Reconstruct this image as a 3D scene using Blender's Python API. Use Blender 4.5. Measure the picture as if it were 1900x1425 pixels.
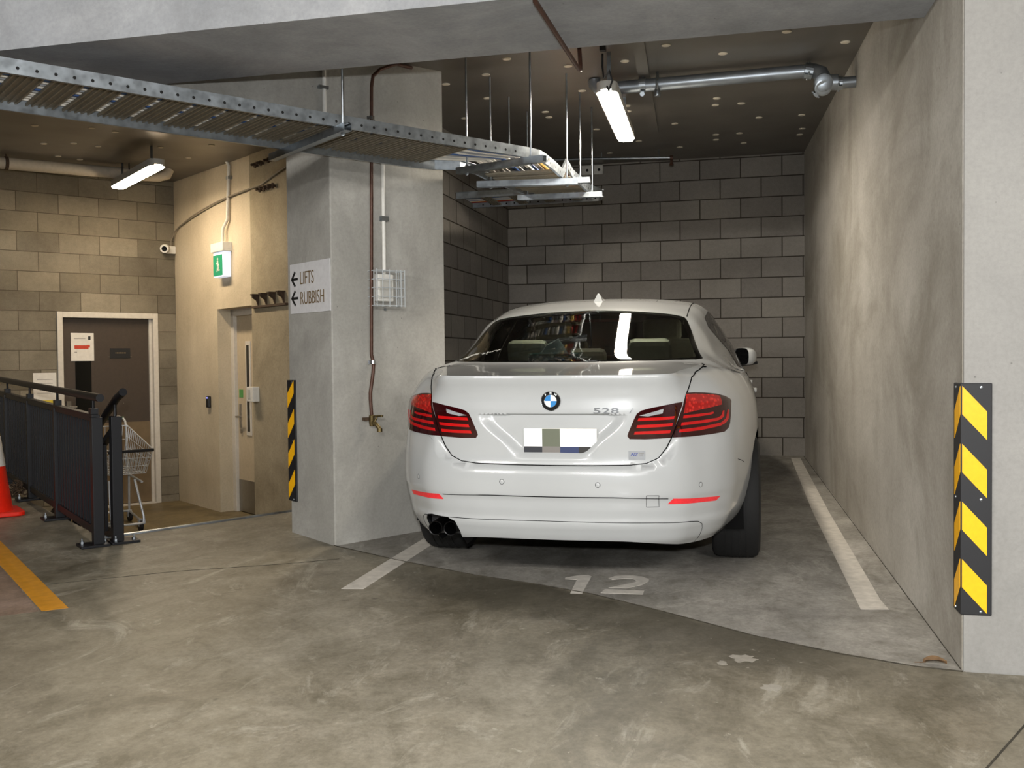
import bpy, bmesh, math, random, bisect
from mathutils import Vector, Matrix
from mathutils.geometry import delaunay_2d_cdt
random.seed(7)
sc = bpy.context.scene
COL = sc.collection
for o in list(bpy.data.objects): bpy.data.objects.remove(o)

# ---------------------------------------------------------------- camera
YAW, PITCH, ROLL = 0.241556, 0.0254889, 0.010181
CAM = Vector((0, 0, 1.291))
cy, sy, cp, sp = math.cos(YAW), math.sin(YAW), math.cos(PITCH), math.sin(PITCH)
fwd = Vector((-sy*cp, cy*cp, -sp)); rt = Vector((cy, sy, 0)); dn = fwd.cross(rt)
c_, s_ = math.cos(ROLL), math.sin(ROLL)
r2 = c_*rt+s_*dn; d2 = -s_*rt+c_*dn
cam = bpy.data.cameras.new('camera'); cam.sensor_width = 36; cam.lens = 36*1802.53/1900; cam.clip_start = .05; cam.clip_end = 100
cam_ob = bpy.data.objects.new('camera', cam); COL.objects.link(cam_ob)
m = Matrix((r2, -d2, -fwd)).transposed().to_4x4(); m.translation = CAM; cam_ob.matrix_world = m
sc.camera = cam_ob

# ---------------------------------------------------------------- colour management, world, main lights
sc.view_settings.view_transform = 'Standard'; sc.view_settings.look = 'None'
sc.view_settings.exposure = 0.0; sc.view_settings.gamma = 1.0; sc.view_settings.use_curve_mapping = False
w = bpy.data.worlds.new('world'); sc.world = w; w.use_nodes = True
w.node_tree.nodes['Background'].inputs[0].default_value = (.85, .9, 1, 1)
w.node_tree.nodes['Background'].inputs[1].default_value = 0.10
def light(name, typ, loc, energy, color=(1, 1, 1), direction=None, **kw):
    l = bpy.data.lights.new(name, typ); l.energy = energy; l.color = color
    for k, v in kw.items(): setattr(l, k, v)
    o = bpy.data.objects.new(name, l); COL.objects.link(o); o.location = loc
    if direction is not None: o.rotation_euler = Vector(direction).to_track_quat('-Z', 'Y').to_euler()
    return o
# the photographer's flash, 20 cm above the lens
light('camera_flash', 'SPOT', (0.0, -0.06, 1.50), 430, (.965, .985, 1.0), (fwd.x, fwd.y, fwd.z+.05), spot_size=math.radians(120), spot_blend=.8, shadow_soft_size=.035)
# unseen fill lights added behind the photographer, tilted forward to brighten upright faces
for i, (x, y) in enumerate(((-3.6, -1.0), (-.6, -1.6), (2.4, -1.0), (-4.4, -3.4), (1.0, -3.6))):
    light('aisle_fill_light', 'AREA', (x, y, 2.92), 165, (1.0, .975, .935), (0, .55, -.83), shape='RECTANGLE', size=1.5, size_y=.14)

# ---------------------------------------------------------------- frames of the place
SL = .03                                   # the slab climbs 3 percent towards the back
PSI = 0.9303436
UX = Vector((math.cos(PSI), math.sin(PSI), 0)); VX = Vector((-math.sin(PSI), math.cos(PSI), 0)); ZX = Vector((0, 0, 1))
def P(u, v, z=0.0): return UX*u+VX*v+Vector((0, 0, z))
def fz(x, y): return SL*y                   # height of the sloping slab
def G(x, y, h=0.0): return Vector((x, y, SL*y+h))
LOB = -.245                                 # level of the sunken lift lobby

# ---------------------------------------------------------------- mesh helpers
class MB:
    """collects shapes that become ONE mesh object"""
    def __init__(s): s.v = []; s.f = []; s.m = []; s.uv = {}
    def add(s, vs, fs, mi=0):
        b = len(s.v); s.v += [Vector(q) for q in vs]
        for f in fs: s.f.append([b+i for i in f]); s.m.append(mi)
        return s
    def box(s, c, ax, ay, az, mi=0):
        """centre and three half-axis vectors"""
        c, ax, ay, az = Vector(c), Vector(ax), Vector(ay), Vector(az)
        vs = [c+sx*ax+sy_*ay+sz*az for sx in (-1, 1) for sy_ in (-1, 1) for sz in (-1, 1)]
        fs = [(0,1,3,2),(4,6,7,5),(0,4,5,1),(2,3,7,6),(0,2,6,4),(1,5,7,3)]
        if ax.cross(ay).dot(az) < 0: fs = [f[::-1] for f in fs]
        return s.add(vs, fs, mi)
    def bx(s, x0, x1, y0, y1, z0, z1, mi=0):
        return s.box(((x0+x1)/2, (y0+y1)/2, (z0+z1)/2), ((x1-x0)/2, 0, 0), (0, (y1-y0)/2, 0), (0, 0, (z1-z0)/2), mi)
    def bo(s, u0, u1, v0, v1, z0, z1, mi=0):
        return s.box(P((u0+u1)/2, (v0+v1)/2, (z0+z1)/2), UX*(u1-u0)/2, VX*(v1-v0)/2, ZX*(z1-z0)/2, mi)
    def prism(s, poly, ext, mi=0, mi_side=None):
        """planar polygon swept by the vector ext"""
        poly = [Vector(q) for q in poly]; n = len(poly); e = Vector(ext)
        nr = Vector((0, 0, 0))
        for i in range(n): nr += poly[i].cross(poly[(i+1) % n])
        if nr.dot(e) > 0: poly = poly[::-1]
        vs = poly+[q+e for q in poly]
        s.add(vs, [list(range(n)), list(range(2*n-1, n-1, -1))], mi)
        b = len(s.v)-2*n
        for i in range(n):
            j = (i+1) % n; s.f.append([b+j, b+i, b+n+i, b+n+j]); s.m.append(mi if mi_side is None else mi_side)
        return s
    def tube(s, pts, r, seg=10, mi=0, cap=True, closed=False):
        pts = [Vector(q) for q in pts]; n = len(pts); rings = []; up = None
        for i, q in enumerate(pts):
            if closed: t = pts[(i+1) % n]-pts[i-1]
            else: t = pts[min(i+1, n-1)]-pts[max(i-1, 0)]
            t.normalize()
            if up is None:
                up = t.orthogonal().normalized()
            else:
                up = (up-t*up.dot(t)); up = up.normalized() if up.length > 1e-6 else t.orthogonal().normalized()
            b = t.cross(up); rr = r[i] if isinstance(r, (list, tuple)) else r
            k = 1.0
            if not closed and 0 < i < n-1:
                a, c = (pts[i]-pts[i-1]).normalized(), (pts[i+1]-pts[i]).normalized()
                k = 1/max(.5, math.sqrt(max(.01, (1+a.dot(c))/2)))
            rings.append([q+(up*math.cos(2*math.pi*j/seg)+b*math.sin(2*math.pi*j/seg))*rr*(1 if k < 1.02 else 1) for j in range(seg)])
        base = len(s.v); s.v += [v for ring in rings for v in ring]
        for i in range(n if closed else n-1):
            for j in range(seg):
                a, b2 = base+i*seg+j, base+i*seg+(j+1) % seg
                c, d = base+((i+1) % n)*seg+j, base+((i+1) % n)*seg+(j+1) % seg
                s.f.append([a, b2, d, c]); s.m.append(mi)
        if cap and not closed:
            s.f.append([base+j for j in range(seg)][::-1]); s.m.append(mi)
            s.f.append([base+(n-1)*seg+j for j in range(seg)]); s.m.append(mi)
        return s
    def lathe(s, prof, c, axis, seg=24, mi=0):
        """profile of (radius, distance along axis) around an axis through c"""
        c, ax = Vector(c), Vector(axis).normalized(); e1 = ax.orthogonal().normalized(); e2 = ax.cross(e1)
        base = len(s.v)
        for r, h in prof:
            for j in range(seg):
                t = 2*math.pi*j/seg; s.v.append(c+ax*h+(e1*math.cos(t)+e2*math.sin(t))*r)
        for i in range(len(prof)-1):
            for j in range(seg):
                a, b = base+i*seg+j, base+i*seg+(j+1) % seg
                s.f.append([a, b, b+seg, a+seg]); s.m.append(mi)
        for i, rev in ((0, True), (len(prof)-1, False)):
            if prof[i][0] > 1e-5:
                f = [base+i*seg+j for j in range(seg)]; s.f.append(f[::-1] if rev else f); s.m.append(mi)
        return s
    def disc(s, c, n, r, h, seg=16, mi=0): return s.lathe([(r, 0), (r, h)], c, n, seg, mi)
def obj(name, mb, mat, parent=None, loc=None, smooth=False, bevel=0, local=False, weld=False):
    """one mesh object; vertices are given in world space unless local"""
    me = bpy.data.meshes.new(name)
    o = bpy.data.objects.new(name, me); COL.objects.link(o)
    org = Vector((0, 0, 0))
    if local: org = Vector((0, 0, 0))
    elif parent is not None: org = Vector(parent.location) if parent.parent is None else Vector(parent.location)+Vector(parent.parent.location)
    elif loc is not None: org = Vector(loc)
    me.from_pydata([tuple(v-org) for v in mb.v], [], mb.f)
    for mt in (mat if isinstance(mat, (list, tuple)) else [mat]): me.materials.append(mt)
    for p, mi in zip(me.polygons, mb.m): p.material_index = mi
    if weld:
        bm = bmesh.new(); bm.from_mesh(me); bmesh.ops.remove_doubles(bm, verts=bm.verts, dist=1e-4); bm.to_mesh(me); bm.free()
    if smooth:
        for p in me.polygons: p.use_smooth = True
        md = o.modifiers.new('edge_split', 'EDGE_SPLIT'); md.split_angle = math.radians(38)
    if bevel:
        b = o.modifiers.new('bevel', 'BEVEL'); b.width = bevel; b.segments = 2; b.limit_method = 'ANGLE'
    if parent is not None: o.parent = parent
    elif not local: o.location = org
    me.update(); return o
def tag(o, label, cat, group=None, kind=None):
    o['label'] = label; o['category'] = cat
    if group: o['group'] = group
    if kind: o['kind'] = kind
    return o
def thing(name, label, cat, loc, group=None):
    o = bpy.data.objects.new(name, None); COL.objects.link(o); o.location = loc; o.empty_display_size = .1
    return tag(o, label, cat, group)
def struct(o, label=None):
    o['kind'] = 'structure'
    if label: o['label'] = label
    return o
def text_mesh(body, size, right, up, origin, depth=.002, align='LEFT', shear=0.0, space=1.0, sx=1.0, offset=0.0):
    """lettering as geometry, laid on the plane given by right and up"""
    cu = bpy.data.curves.new('letters', 'FONT'); cu.body = body; cu.size = size; cu.extrude = depth/2; cu.align_x = align
    cu.shear = shear; cu.space_character = space; cu.offset = offset
    to = bpy.data.objects.new('letters', cu); COL.objects.link(to)
    dg = bpy.context.evaluated_depsgraph_get(); me = bpy.data.meshes.new_from_object(to.evaluated_get(dg))
    right, up = Vector(right).normalized(), Vector(up).normalized(); n = right.cross(up)
    mb = MB(); mb.add([Vector(origin)+right*v.co.x*sx+up*v.co.y+n*(v.co.z+depth/2) for v in me.vertices], [list(p.vertices) for p in me.polygons])
    bpy.data.objects.remove(to); bpy.data.curves.remove(cu); bpy.data.meshes.remove(me); return mb

# ---------------------------------------------------------------- materials
def lin(c):
    if isinstance(c, str): c = tuple(int(c[i:i+2], 16) for i in (0, 2, 4))
    return tuple((v/255/12.92 if v/255 <= .04045 else ((v/255+.055)/1.055)**2.4) for v in c)+(1,)
class N:
    def __init__(s, name):
        s.mat = bpy.data.materials.new(name); s.mat.use_nodes = True; s.t = s.mat.node_tree; s.b = s.t.nodes['Principled BSDF']
    def n(s, typ, **kw):
        q = s.t.nodes.new(typ)
        for k, v in kw.items(): setattr(q, k, v)
        return q
    def link(s, a, b): s.t.links.new(a, b)
    def noise(s, scale, detail=4, rough=.55, vec=None, sc3=None, distortion=0):
        q = s.n('ShaderNodeTexNoise'); q.inputs['Scale'].default_value = scale; q.inputs['Detail'].default_value = detail; q.inputs['Roughness'].default_value = rough
        q.inputs['Distortion'].default_value = distortion
        if vec is None: vec = s.co()
        if sc3:
            mp = s.n('ShaderNodeMapping'); mp.inputs['Scale'].default_value = sc3; s.link(vec, mp.inputs[0]); vec = mp.outputs[0]
        s.link(vec, q.inputs['Vector']); return q.outputs['Fac']
    def co(s, kind='Object'):
        if not hasattr(s, '_c'): s._c = s.n('ShaderNodeTexCoord')
        return s._c.outputs[kind]
    def ramp(s, fac, stops, interp='LINEAR'):
        q = s.n('ShaderNodeValToRGB'); q.color_ramp.interpolation = interp; e = q.color_ramp.elements
        while len(e) < len(stops): e.new(.5)
        for el, (p, c) in zip(e, stops): el.position = p; el.color = c if len(c) == 4 else (*c, 1)
        s.link(fac, q.inputs[0]); return q.outputs[0]
    def mix(s, fac, a, b, mode='MIX'):
        q = s.n('ShaderNodeMix', data_type='RGBA', blend_type=mode)
        for inp, val in ((q.inputs[0], fac), (q.inputs[6], a), (q.inputs[7], b)):
            if isinstance(val, (int, float)): inp.default_value = val
            elif isinstance(val, tuple): inp.default_value = val
            else: s.link(val, inp)
        return q.outputs[2]
    def bump(s, h, strength=.2, dist=.01):
        q = s.n('ShaderNodeBump'); q.inputs['Strength'].default_value = strength; q.inputs['Distance'].default_value = dist
        s.link(h, q.inputs['Height']); s.link(q.outputs[0], s.b.inputs['Normal'])
    def math(s, op, a, b=None):
        q = s.n('ShaderNodeMath', operation=op)
        for i, v in enumerate((a, b)):
            if v is None: continue
            if isinstance(v, (int, float)): q.inputs[i].default_value = v
            else: s.link(v, q.inputs[i])
        return q.outputs[0]
def plain(name, c, rough=.5, metal=0, coat=0, var=0, bump=0, spec=None, scale=30):
    """a painted, plastic or metal surface with faint procedural unevenness"""
    k = N(name); col = lin(c); k.b.inputs['Roughness'].default_value = rough; k.b.inputs['Metallic'].default_value = metal
    k.b.inputs['Coat Weight'].default_value = coat; k.b.inputs['Coat Roughness'].default_value = .04
    if spec is not None: k.b.inputs['Specular IOR Level'].default_value = spec
    v = var or .06; f = k.noise(scale, 3)
    lo = tuple(x*(1-v) for x in col[:3])+(1,); hi = tuple(min(1, x*(1+v)) for x in col[:3])+(1,)
    k.link(k.ramp(f, [(.3, lo), (.7, hi)]), k.b.inputs['Base Color'])
    if bump: k.bump(f, bump, .004)
    return k.mat
def emit(name, c, strength):
    k = N(name); k.b.inputs['Base Color'].default_value = lin(c); k.b.inputs['Emission Color'].default_value = lin(c); k.b.inputs['Emission Strength'].default_value = strength; return k.mat
def concrete(name, dark, mid, light_, scale=.9, streak=.5, rough=.85, blot=None, fine=.35, bump=.12, coat=0.0, vert=1.0, sfreq=1.7, szf=.30, hy=1.0):
    k = N(name); co = k.co()
    f = k.noise(scale, 9, .68, co, (1, hy, vert), .6)
    c = k.ramp(f, [(.25, lin(dark)), (.5, lin(mid)), (.75, lin(light_))])
    if streak:
        st = k.noise(1.0, 5, .6, co, (sfreq, sfreq*hy, szf))
        c = k.mix(streak, c, k.ramp(st, [(.28, (.72, .70, .67, 1)), (.55, (1, 1, 1, 1)), (.78, (1.06, 1.06, 1.06, 1))]), 'MULTIPLY')
    if blot:
        bl = k.noise(scale*1.1, 6, .65, co, (1.0, 1.3*hy, .45), .8)
        c = k.mix(k.ramp(bl, [(.48, (0, 0, 0, 1)), (.66, (.75, .75, .75, 1))]), c, lin(blot))
    fn = k.noise(55, 4, .7, co)
    c = k.mix(fine, c, k.ramp(fn, [(.3, (.72, .72, .72, 1)), (.6, (1.06, 1.06, 1.06, 1))]), 'MULTIPLY')
    vo = k.n('ShaderNodeTexVoronoi'); vo.inputs['Scale'].default_value = 9; k.link(co, vo.inputs['Vector'])
    c = k.mix(k.ramp(vo.outputs['Distance'], [(.02, (.55, .55, .55, 1)), (.045, (0, 0, 0, 1))]), c, lin(tuple(int(x*.55) for x in tuple(int(dark[i:i+2], 16) for i in (0, 2, 4)))))
    k.link(c, k.b.inputs['Base Color']); k.b.inputs['Roughness'].default_value = rough; k.b.inputs['Specular IOR Level'].default_value = .35
    k.b.inputs['Coat Weight'].default_value = coat; k.b.inputs['Coat Roughness'].default_value = .35
    k.bump(k.math('ADD', k.math('MULTIPLY', f, .5), fn), bump, .006)
    return k.mat
def blockwork(name, c1, c2, mortar, odd=None, msize=.011, uneven=.5):
    """400 x 200 mm concrete blocks; uv is in metres"""
    k = N(name); uv = k.co('UV')
    br = k.n('ShaderNodeTexBrick'); br.offset = .5; br.inputs['Scale'].default_value = 1; br.inputs['Brick Width'].default_value = .4; br.inputs['Row Height'].default_value = .2
    br.inputs['Mortar Size'].default_value = msize*.5; br.inputs['Mortar Smooth'].default_value = .15; br.inputs['Bias'].default_value = 0
    br.inputs['Color1'].default_value = lin(c1); br.inputs['Color2'].default_value = lin(c2); br.inputs['Mortar'].default_value = lin(mortar)
    k.link(uv, br.inputs['Vector'])
    n1 = k.noise(1.3, 5, .6, uv); n2 = k.noise(28, 5, .7, uv); n3 = k.noise(130, 3, .7, uv)
    c = k.mix(uneven, br.outputs['Color'], k.ramp(n1, [(.3, (.66, .65, .64, 1)), (.55, (1, 1, 1, 1)), (.75, (1.15, 1.13, 1.08, 1))]), 'MULTIPLY')
    c = k.mix(.5, c, k.ramp(n2, [(.3, (.78, .78, .78, 1)), (.65, (1.08, 1.08, 1.08, 1))]), 'MULTIPLY')
    c = k.mix(.4, c, k.ramp(n3, [(.35, (.7, .7, .7, 1)), (.6, (1.05, 1.05, 1.05, 1))]), 'MULTIPLY')
    k.link(c, k.b.inputs['Base Color']); k.b.inputs['Roughness'].default_value = .92; k.b.inputs['Specular IOR Level'].default_value = .25
    h = k.math('ADD', k.math('MULTIPLY', br.outputs['Fac'], -1.0), k.math('MULTIPLY', n3, .25)); k.bump(h, .7, .008)
    return k.mat
M = {}
M['conc_col'] = concrete('grey_cast_concrete', '85837e', '9e9c96', 'b4b2ac', 1.5, .35, blot='95938c')
M['conc_pillar'] = concrete('pale_pillar_concrete', '858480', '93918d', '9d9b96', 1.2, .2)
M['conc_beam'] = concrete('board_marked_concrete', '7f8184', '999b9e', 'b0b1b3', 1.6, .4, blot='8b8c8e')
M['conc_right'] = concrete('streaked_concrete', '8e897f', 'aaa59c', 'bdb9b1', 1.6, .40, blot='847e72', vert=.9, sfreq=5.5, szf=.5, fine=.5, hy=.4)
M['conc_lobby'] = concrete('buff_concrete', 'b0a48c', 'c6b9a0', 'd3c6ad', .8, .5)
M['conc_panel'] = concrete('rough_buff_concrete', '857a64', '9e927a', 'aea288', 2.2, .7, fine=.6)
M['block_bay'] = blockwork('grey_blockwork', '76716b', '88837b', '3d3831')
M['block_lob'] = blockwork('buff_blockwork', '716a5c', '8f8776', '5c5548', msize=.008, uneven=1.0)
M['ceil'] = None
def floor_mat(name, dark, mid, light_, stain, pale, rough, sc_, stain_amt=.8, band=False):
    k = N(name); co = k.co()
    f = k.noise(.9*sc_, 10, .68, co, None, .6); c = k.ramp(f, [(.30, lin(dark)), (.5, lin(mid)), (.70, lin(light_))])
    pt = k.noise(3.4, 8, .7, co, (1, .7, 1), 1.0)
    c = k.mix(.95, c, k.ramp(pt, [(.34, (.70, .69, .65, 1)), (.5, (1, 1, 1, 1)), (.66, (1.22, 1.22, 1.23, 1))]), 'MULTIPLY')
    p2 = k.noise(11, 7, .75, co, (1, .8, 1), .6); c = k.mix(.8, c, k.ramp(p2, [(.34, (.78, .77, .74, 1)), (.5, (1, 1, 1, 1)), (.66, (1.14, 1.14, 1.15, 1))]), 'MULTIPLY')
    sw = k.noise(2.3, 9, .74, co, (1, .6, 1), 2.2)
    c = k.mix(k.ramp(sw, [(.55, (0, 0, 0, 1)), (.66, (.7, .7, .7, 1))]), c, lin(pale))
    st = k.noise(.7, 8, .68, co, (1.1, .8, 1), .7)
    c = k.mix(k.ramp(st, [(.52, (0, 0, 0, 1)), (.66, (stain_amt,)*3+(1,))]), c, lin(stain))
    if band:
        # damp dirt that has gathered along the slab joint
        sx = k.n('ShaderNodeSeparateXYZ'); k.link(co, sx.inputs[0])
        d = k.math('ADD', k.math('ADD', k.math('MULTIPLY', sx.outputs[0], -.455), k.math('MULTIPLY', sx.outputs[1], -.890)), -(.455*1.428-.890*4.925))
        t = k.math('ADD', k.math('ADD', k.math('MULTIPLY', sx.outputs[0], .890), k.math('MULTIPLY', sx.outputs[1], -.455)), .890*1.428+.455*4.925)
        nz = k.math('MULTIPLY', k.math('SUBTRACT', k.noise(1.8, 9, .7, co, None, .8), .5), .6)
        dm = k.ramp(k.math('ADD', k.math('ADD', d, nz), .16), [(.02, (0, 0, 0, 1)), (.12, (.75, .75, .75, 1)), (.46, (.6, .6, .6, 1)), (.66, (0, 0, 0, 1))])
        tm = k.ramp(k.math('MULTIPLY', k.math('ADD', t, 1.0), .25), [(.10, (0, 0, 0, 1)), (.35, (1, 1, 1, 1)), (.72, (1, 1, 1, 1)), (.9, (0, 0, 0, 1))])
        c = k.mix(k.mix(1.0, dm, tm, 'MULTIPLY'), c, lin(stain))
    fn = k.noise(48, 6, .75, co); c = k.mix(.6, c, k.ramp(fn, [(.3, (.60, .60, .59, 1)), (.62, (1.1, 1.1, 1.1, 1))]), 'MULTIPLY')
    sp = k.noise(19, 3, .6, co); c = k.mix(k.ramp(sp, [(.69, (0, 0, 0, 1)), (.74, (.6, .6, .6, 1))]), c, lin(pale))
    s2 = k.noise(9, 2, .5, co); c = k.mix(k.ramp(s2, [(.22, (.7, .7, .7, 1)), (.26, (0, 0, 0, 1))]), c, lin(stain))
    k.link(c, k.b.inputs['Base Color'])
    k.link(k.ramp(f, [(.3, (rough-.08,)*3+(1,)), (.7, (rough+.12,)*3+(1,))]), k.b.inputs['Roughness'])
    k.b.inputs['Specular IOR Level'].default_value = .4
    k.bump(k.math('ADD', k.math('MULTIPLY', f, .6), k.math('MULTIPLY', fn, .5)), .15, .006); return k.mat
M['floor_aisle'] = floor_mat('worn_olive_concrete_floor', '655f51', '807969', '968f80', '4b473d', 'aba596', .46, 1.0, .6, True)
M['floor_bay'] = floor_mat('grey_concrete_floor', '7c7872', '959189', 'a8a39b', '65615a', 'b5b0a7', .62, 1.1, .6)
M['floor_lob'] = floor_mat('brown_lobby_floor', '5c5138', '6f6246', '7e7152', '453c28', '85795c', .5, 1.0)
def galv(name, c, rough=.35, metal=1.0, sc_=14):
    k = N(name); col = lin(c); co = k.co(); vo = k.n('ShaderNodeTexVoronoi'); vo.inputs['Scale'].default_value = sc_*2.2; k.link(co, vo.inputs['Vector'])
    n = k.noise(sc_, 4, .6, co)
    a = tuple(x*.72 for x in col[:3])+(1,); b = tuple(min(1, x*1.12) for x in col[:3])+(1,)
    c2 = k.mix(.5, k.ramp(n, [(.3, a), (.7, b)]), k.ramp(vo.outputs['Distance'], [(0, a), (.6, b)]))
    k.link(c2, k.b.inputs['Base Color']); k.b.inputs['Metallic'].default_value = metal
    k.link(k.ramp(n, [(.3, (rough-.08,)*3+(1,)), (.7, (rough+.1,)*3+(1,))]), k.b.inputs['Roughness']); return k.mat
M['galv'] = galv('galvanised_steel', '9ea4a9', .36)
M['zinc_bar'] = plain('zinc_bar', 'c6cbce', .4, .35)
M['galv_pipe'] = galv('galvanised_pipe', '979da3', .34, .8, 5)
M['galv_tray'] = galv('galvanised_tray', 'a6adb3', .40, .9, 18)
M['tray_dark'] = galv('dull_tray_rung', '8d8575', .55, .45, 25)
M['deck'] = galv('metal_deck_soffit', '78736c', .42, .45, 1.2)
M['hole'] = plain('dark_hole', '0c0b0a', .9)
M['crack'] = plain('dusty_crack', '3a352b', .95, var=.4)
M['white_paint'] = plain('worn_white_line_paint', 'c6c0b6', .75, var=.14, scale=18)
M['yellow_paint'] = plain('worn_yellow_line_paint', 'c98a1c', .7, var=.12, scale=18)
M['red_floor'] = floor_mat('faded_red_walkway_paint', '6b5648', '796556', '887467', '594c40', '95877c', .6, 1.2)
M['black_rub'] = plain('black_rubber', '17171a', .6)
M['yellow_refl'] = plain('reflective_yellow', 'f9b70f', .35, var=.05, spec=.6, scale=60)
M['black_steel'] = plain('dark_powder_coated_steel', '0d0e13', .42, spec=.4)
M['copper'] = plain('tarnished_copper', '4c3328', .5, .4, var=.2)
M['brass'] = plain('aged_brass', '665838', .45, .8, var=.25)
M['white_plastic'] = plain('white_plastic', 'd9d7d0', .45)
M['grey_plastic'] = plain('pale_grey_plastic', 'b9b7b0', .5)
M['cream'] = plain('cream_door_paint', 'b6a78d', .5)
M['frame_white'] = plain('off_white_frame_paint', 'c5bfb4', .45)
M['brown_door'] = plain('dark_brown_door', '3f352c', .5, var=.08)
M['kick_brown'] = plain('brushed_bronze_kickplate', '85745c', .35, .5, var=.12, scale=8)
M['dark_glass'] = plain('dark_glass', '0a0c0d', .12, spec=.6)
M['paper'] = plain('white_paper', 'd4d0c8', .85)
M['print_red'] = plain('red_print', 'b8402c', .8)
M['print_grey'] = plain('grey_print', '807d78', .8)
M['print_black'] = plain('black_print', '141414', .6)
M['print_gold'] = plain('dark_gold_lettering', '6d5a3c', .5)
M['sign_alu'] = plain('satin_aluminium_sign', 'cfcecf', .5)
M['orange_cone'] = plain('orange_pvc', 'e0230c', .4, var=.06)
M['collar'] = plain('reflective_white_collar', 'd8d4cc', .4)
M['black_plastic'] = plain('black_plastic', '141416', .45)
M['stainless'] = plain('brushed_stainless', '9a958c', .35, .9)
M['chrome'] = plain('bright_chrome', 'd8dadc', .12, 1.0)
M['rust'] = plain('rusty_iron', '4b3b2d', .8, .3, var=.35, scale=60)
M['green_exit'] = emit('lit_green_exit_panel', '1f8f68', .12)
M['white_lit'] = emit('lit_white_diffuser', 'e4ecff', .55)
M['tube'] = emit('lit_batten_diffuser', 'fff4e2', 105)
M['tube_warm'] = emit('lit_warm_batten_diffuser', 'ffe9ca', 84)
M['leaf'] = plain('dry_brown_leaf', '70563a', .8, var=.3)
# ================================================================ THE SHELL
XR0, YR0, XR1, YR1 = .757, 3.885, .503, 10.039        # foot of the right wall, front and back
XL, YB = -2.501, 10.039
J = [(-2.476, 5.470), (-1.947, 5.173), (-1.428, 4.925), (-1.052, 4.797), (-.754, 4.666), (-.395, 4.436), (.009, 4.154), (.337, 3.985), (.597, 3.89), (.757, 3.865)]
def xy(v): return (v.x, v.y)
aisle = [(-12, -5), (5, -5), (5, 3.86)]+J[::-1]+[xy(P(3.2, 5.5)), xy(P(4.1, 5.9)), xy(P(4.1, 6.49)), xy(P(1.93, 6.49)), xy(P(1.93, 10.8)), xy(P(-3.0, 10.8)), (-12, 3.0)]
bay = J+[(.9, 3.9), (.8, 10.3), (-2.7, 10.3), (-2.7, 6.4), xy(P(3.6, 5.45)), xy(P(3.2, 5.48))]
def slab(poly, mat, name, drop, gap=0.0):
    mb = MB(); top_ = [G(x, y) for x, y in poly]; mb.prism([p-Vector((0, 0, drop)) for p in top_], (0, 0, drop)); o = obj(name, mb, mat)
    bm = bmesh.new(); bm.from_mesh(o.data); bmesh.ops.triangulate(bm, faces=[f for f in bm.faces if len(f.verts) > 4]); bm.to_mesh(o.data); bm.free(); return o
struct(slab(aisle, M['floor_aisle'], 'floor', .5), 'worn olive grey concrete floor of the driving aisle')
struct(slab(bay, M['floor_bay'], 'floor', .5), 'grey concrete slab of the parking bay under the car')
mb = MB(); mb.bo(1.90, 4.3, 6.45, 10.9, LOB-.2, LOB); struct(obj('floor', mb, M['floor_lob']), 'sunken brown floor of the lift lobby')
# dark open joint between the two slabs
mb = MB(); mb.tube([G(x, y, .0015) for x, y in J], [.0025+.002*random.random() for _ in J], 6); struct(obj('trim_1', mb, M['crack']), 'dark crumbling joint between bay slab and aisle slab')
mb = MB(); mb.tube([G(*xy(P(u, 6.493)), .003) for u in (1.93, 2.5, 3.2, 3.99)], .012, 6); struct(obj('trim_2', mb, M['galv']), 'steel nosing along the slab edge above the lobby')
mb = MB(); mb.tube([G(.62, 2.96, .001), G(.85, 3.39, .001), G(1.2, 4.05, .001)], .003, 6); struct(obj('trim_3', mb, M['crack']), 'saw cut joint in the floor by the right pillar')
mb = MB(); mb.tube([G(-3.6, 4.35, .0005), G(-3.07, 4.727, .0005), G(-2.53, 5.0, .0005), G(-2.3, 5.15, .0005)], .0018, 6); struct(obj('trim_4', mb, M['crack']), 'hairline crack running to the column foot')

mb = MB(); mb.tube([(XR0+(XR1-XR0)*k/12-.001, YR0+(YR1-YR0)*k/12, fz(0, YR0+(YR1-YR0)*k/12)+.0005) for k in range(13)], .0022, 6); struct(obj('trim_5', mb, M['crack']), 'dusty gap along the foot of the right wall')
def uv_wall(o, u0, udir, z0):
    """uv in metres: u along udir from u0, v up from z0"""
    me = o.data; l = me.uv_layers.new(name='uv'); ud = Vector(udir)
    for p in me.polygons:
        for li in p.loop_indices:
            co = me.vertices[me.loops[li].vertex_index].co+o.location
            l.data[li].uv = (co.dot(ud)-u0, co.z-z0)
# right wall with the pillar face at its end
mb = MB(); mb.prism([(XR0, YR0, -.4), (5, YR0, -.4), (5, 10.5, -.4), (XR1-.006, 10.5, -.4)], (0, 0, 4.2)); struct(obj('wall_right', mb, M['conc_right']), 'streaked concrete wall along the right side of the bay')
mb = MB(); mb.bx(XR0+.004, 5, YR0-.012, YR0+.01, -.4, 3.8); struct(obj('wall_pillar', mb, M['conc_pillar']), 'pale smooth face of the pillar at the right edge')
mb = MB(); mb.bx(-2.8, XR1+.3, YB, YB+.2, -.3, 3.6); o = obj('wall_back', mb, M['block_bay']); uv_wall(o, XR1+.2, (1, 0, 0), .482-.2*20); struct(o, 'grey block wall behind the car')
mb = MB(); mb.bx(XL-.2, XL, 6.86, YB+.1, -.4, 3.6); o = obj('wall_left', mb, M['block_bay']); uv_wall(o, YB-.05, (0, 1, 0), .482-.2*20); struct(o, 'grey block wall on the left side of the bay')
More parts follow.
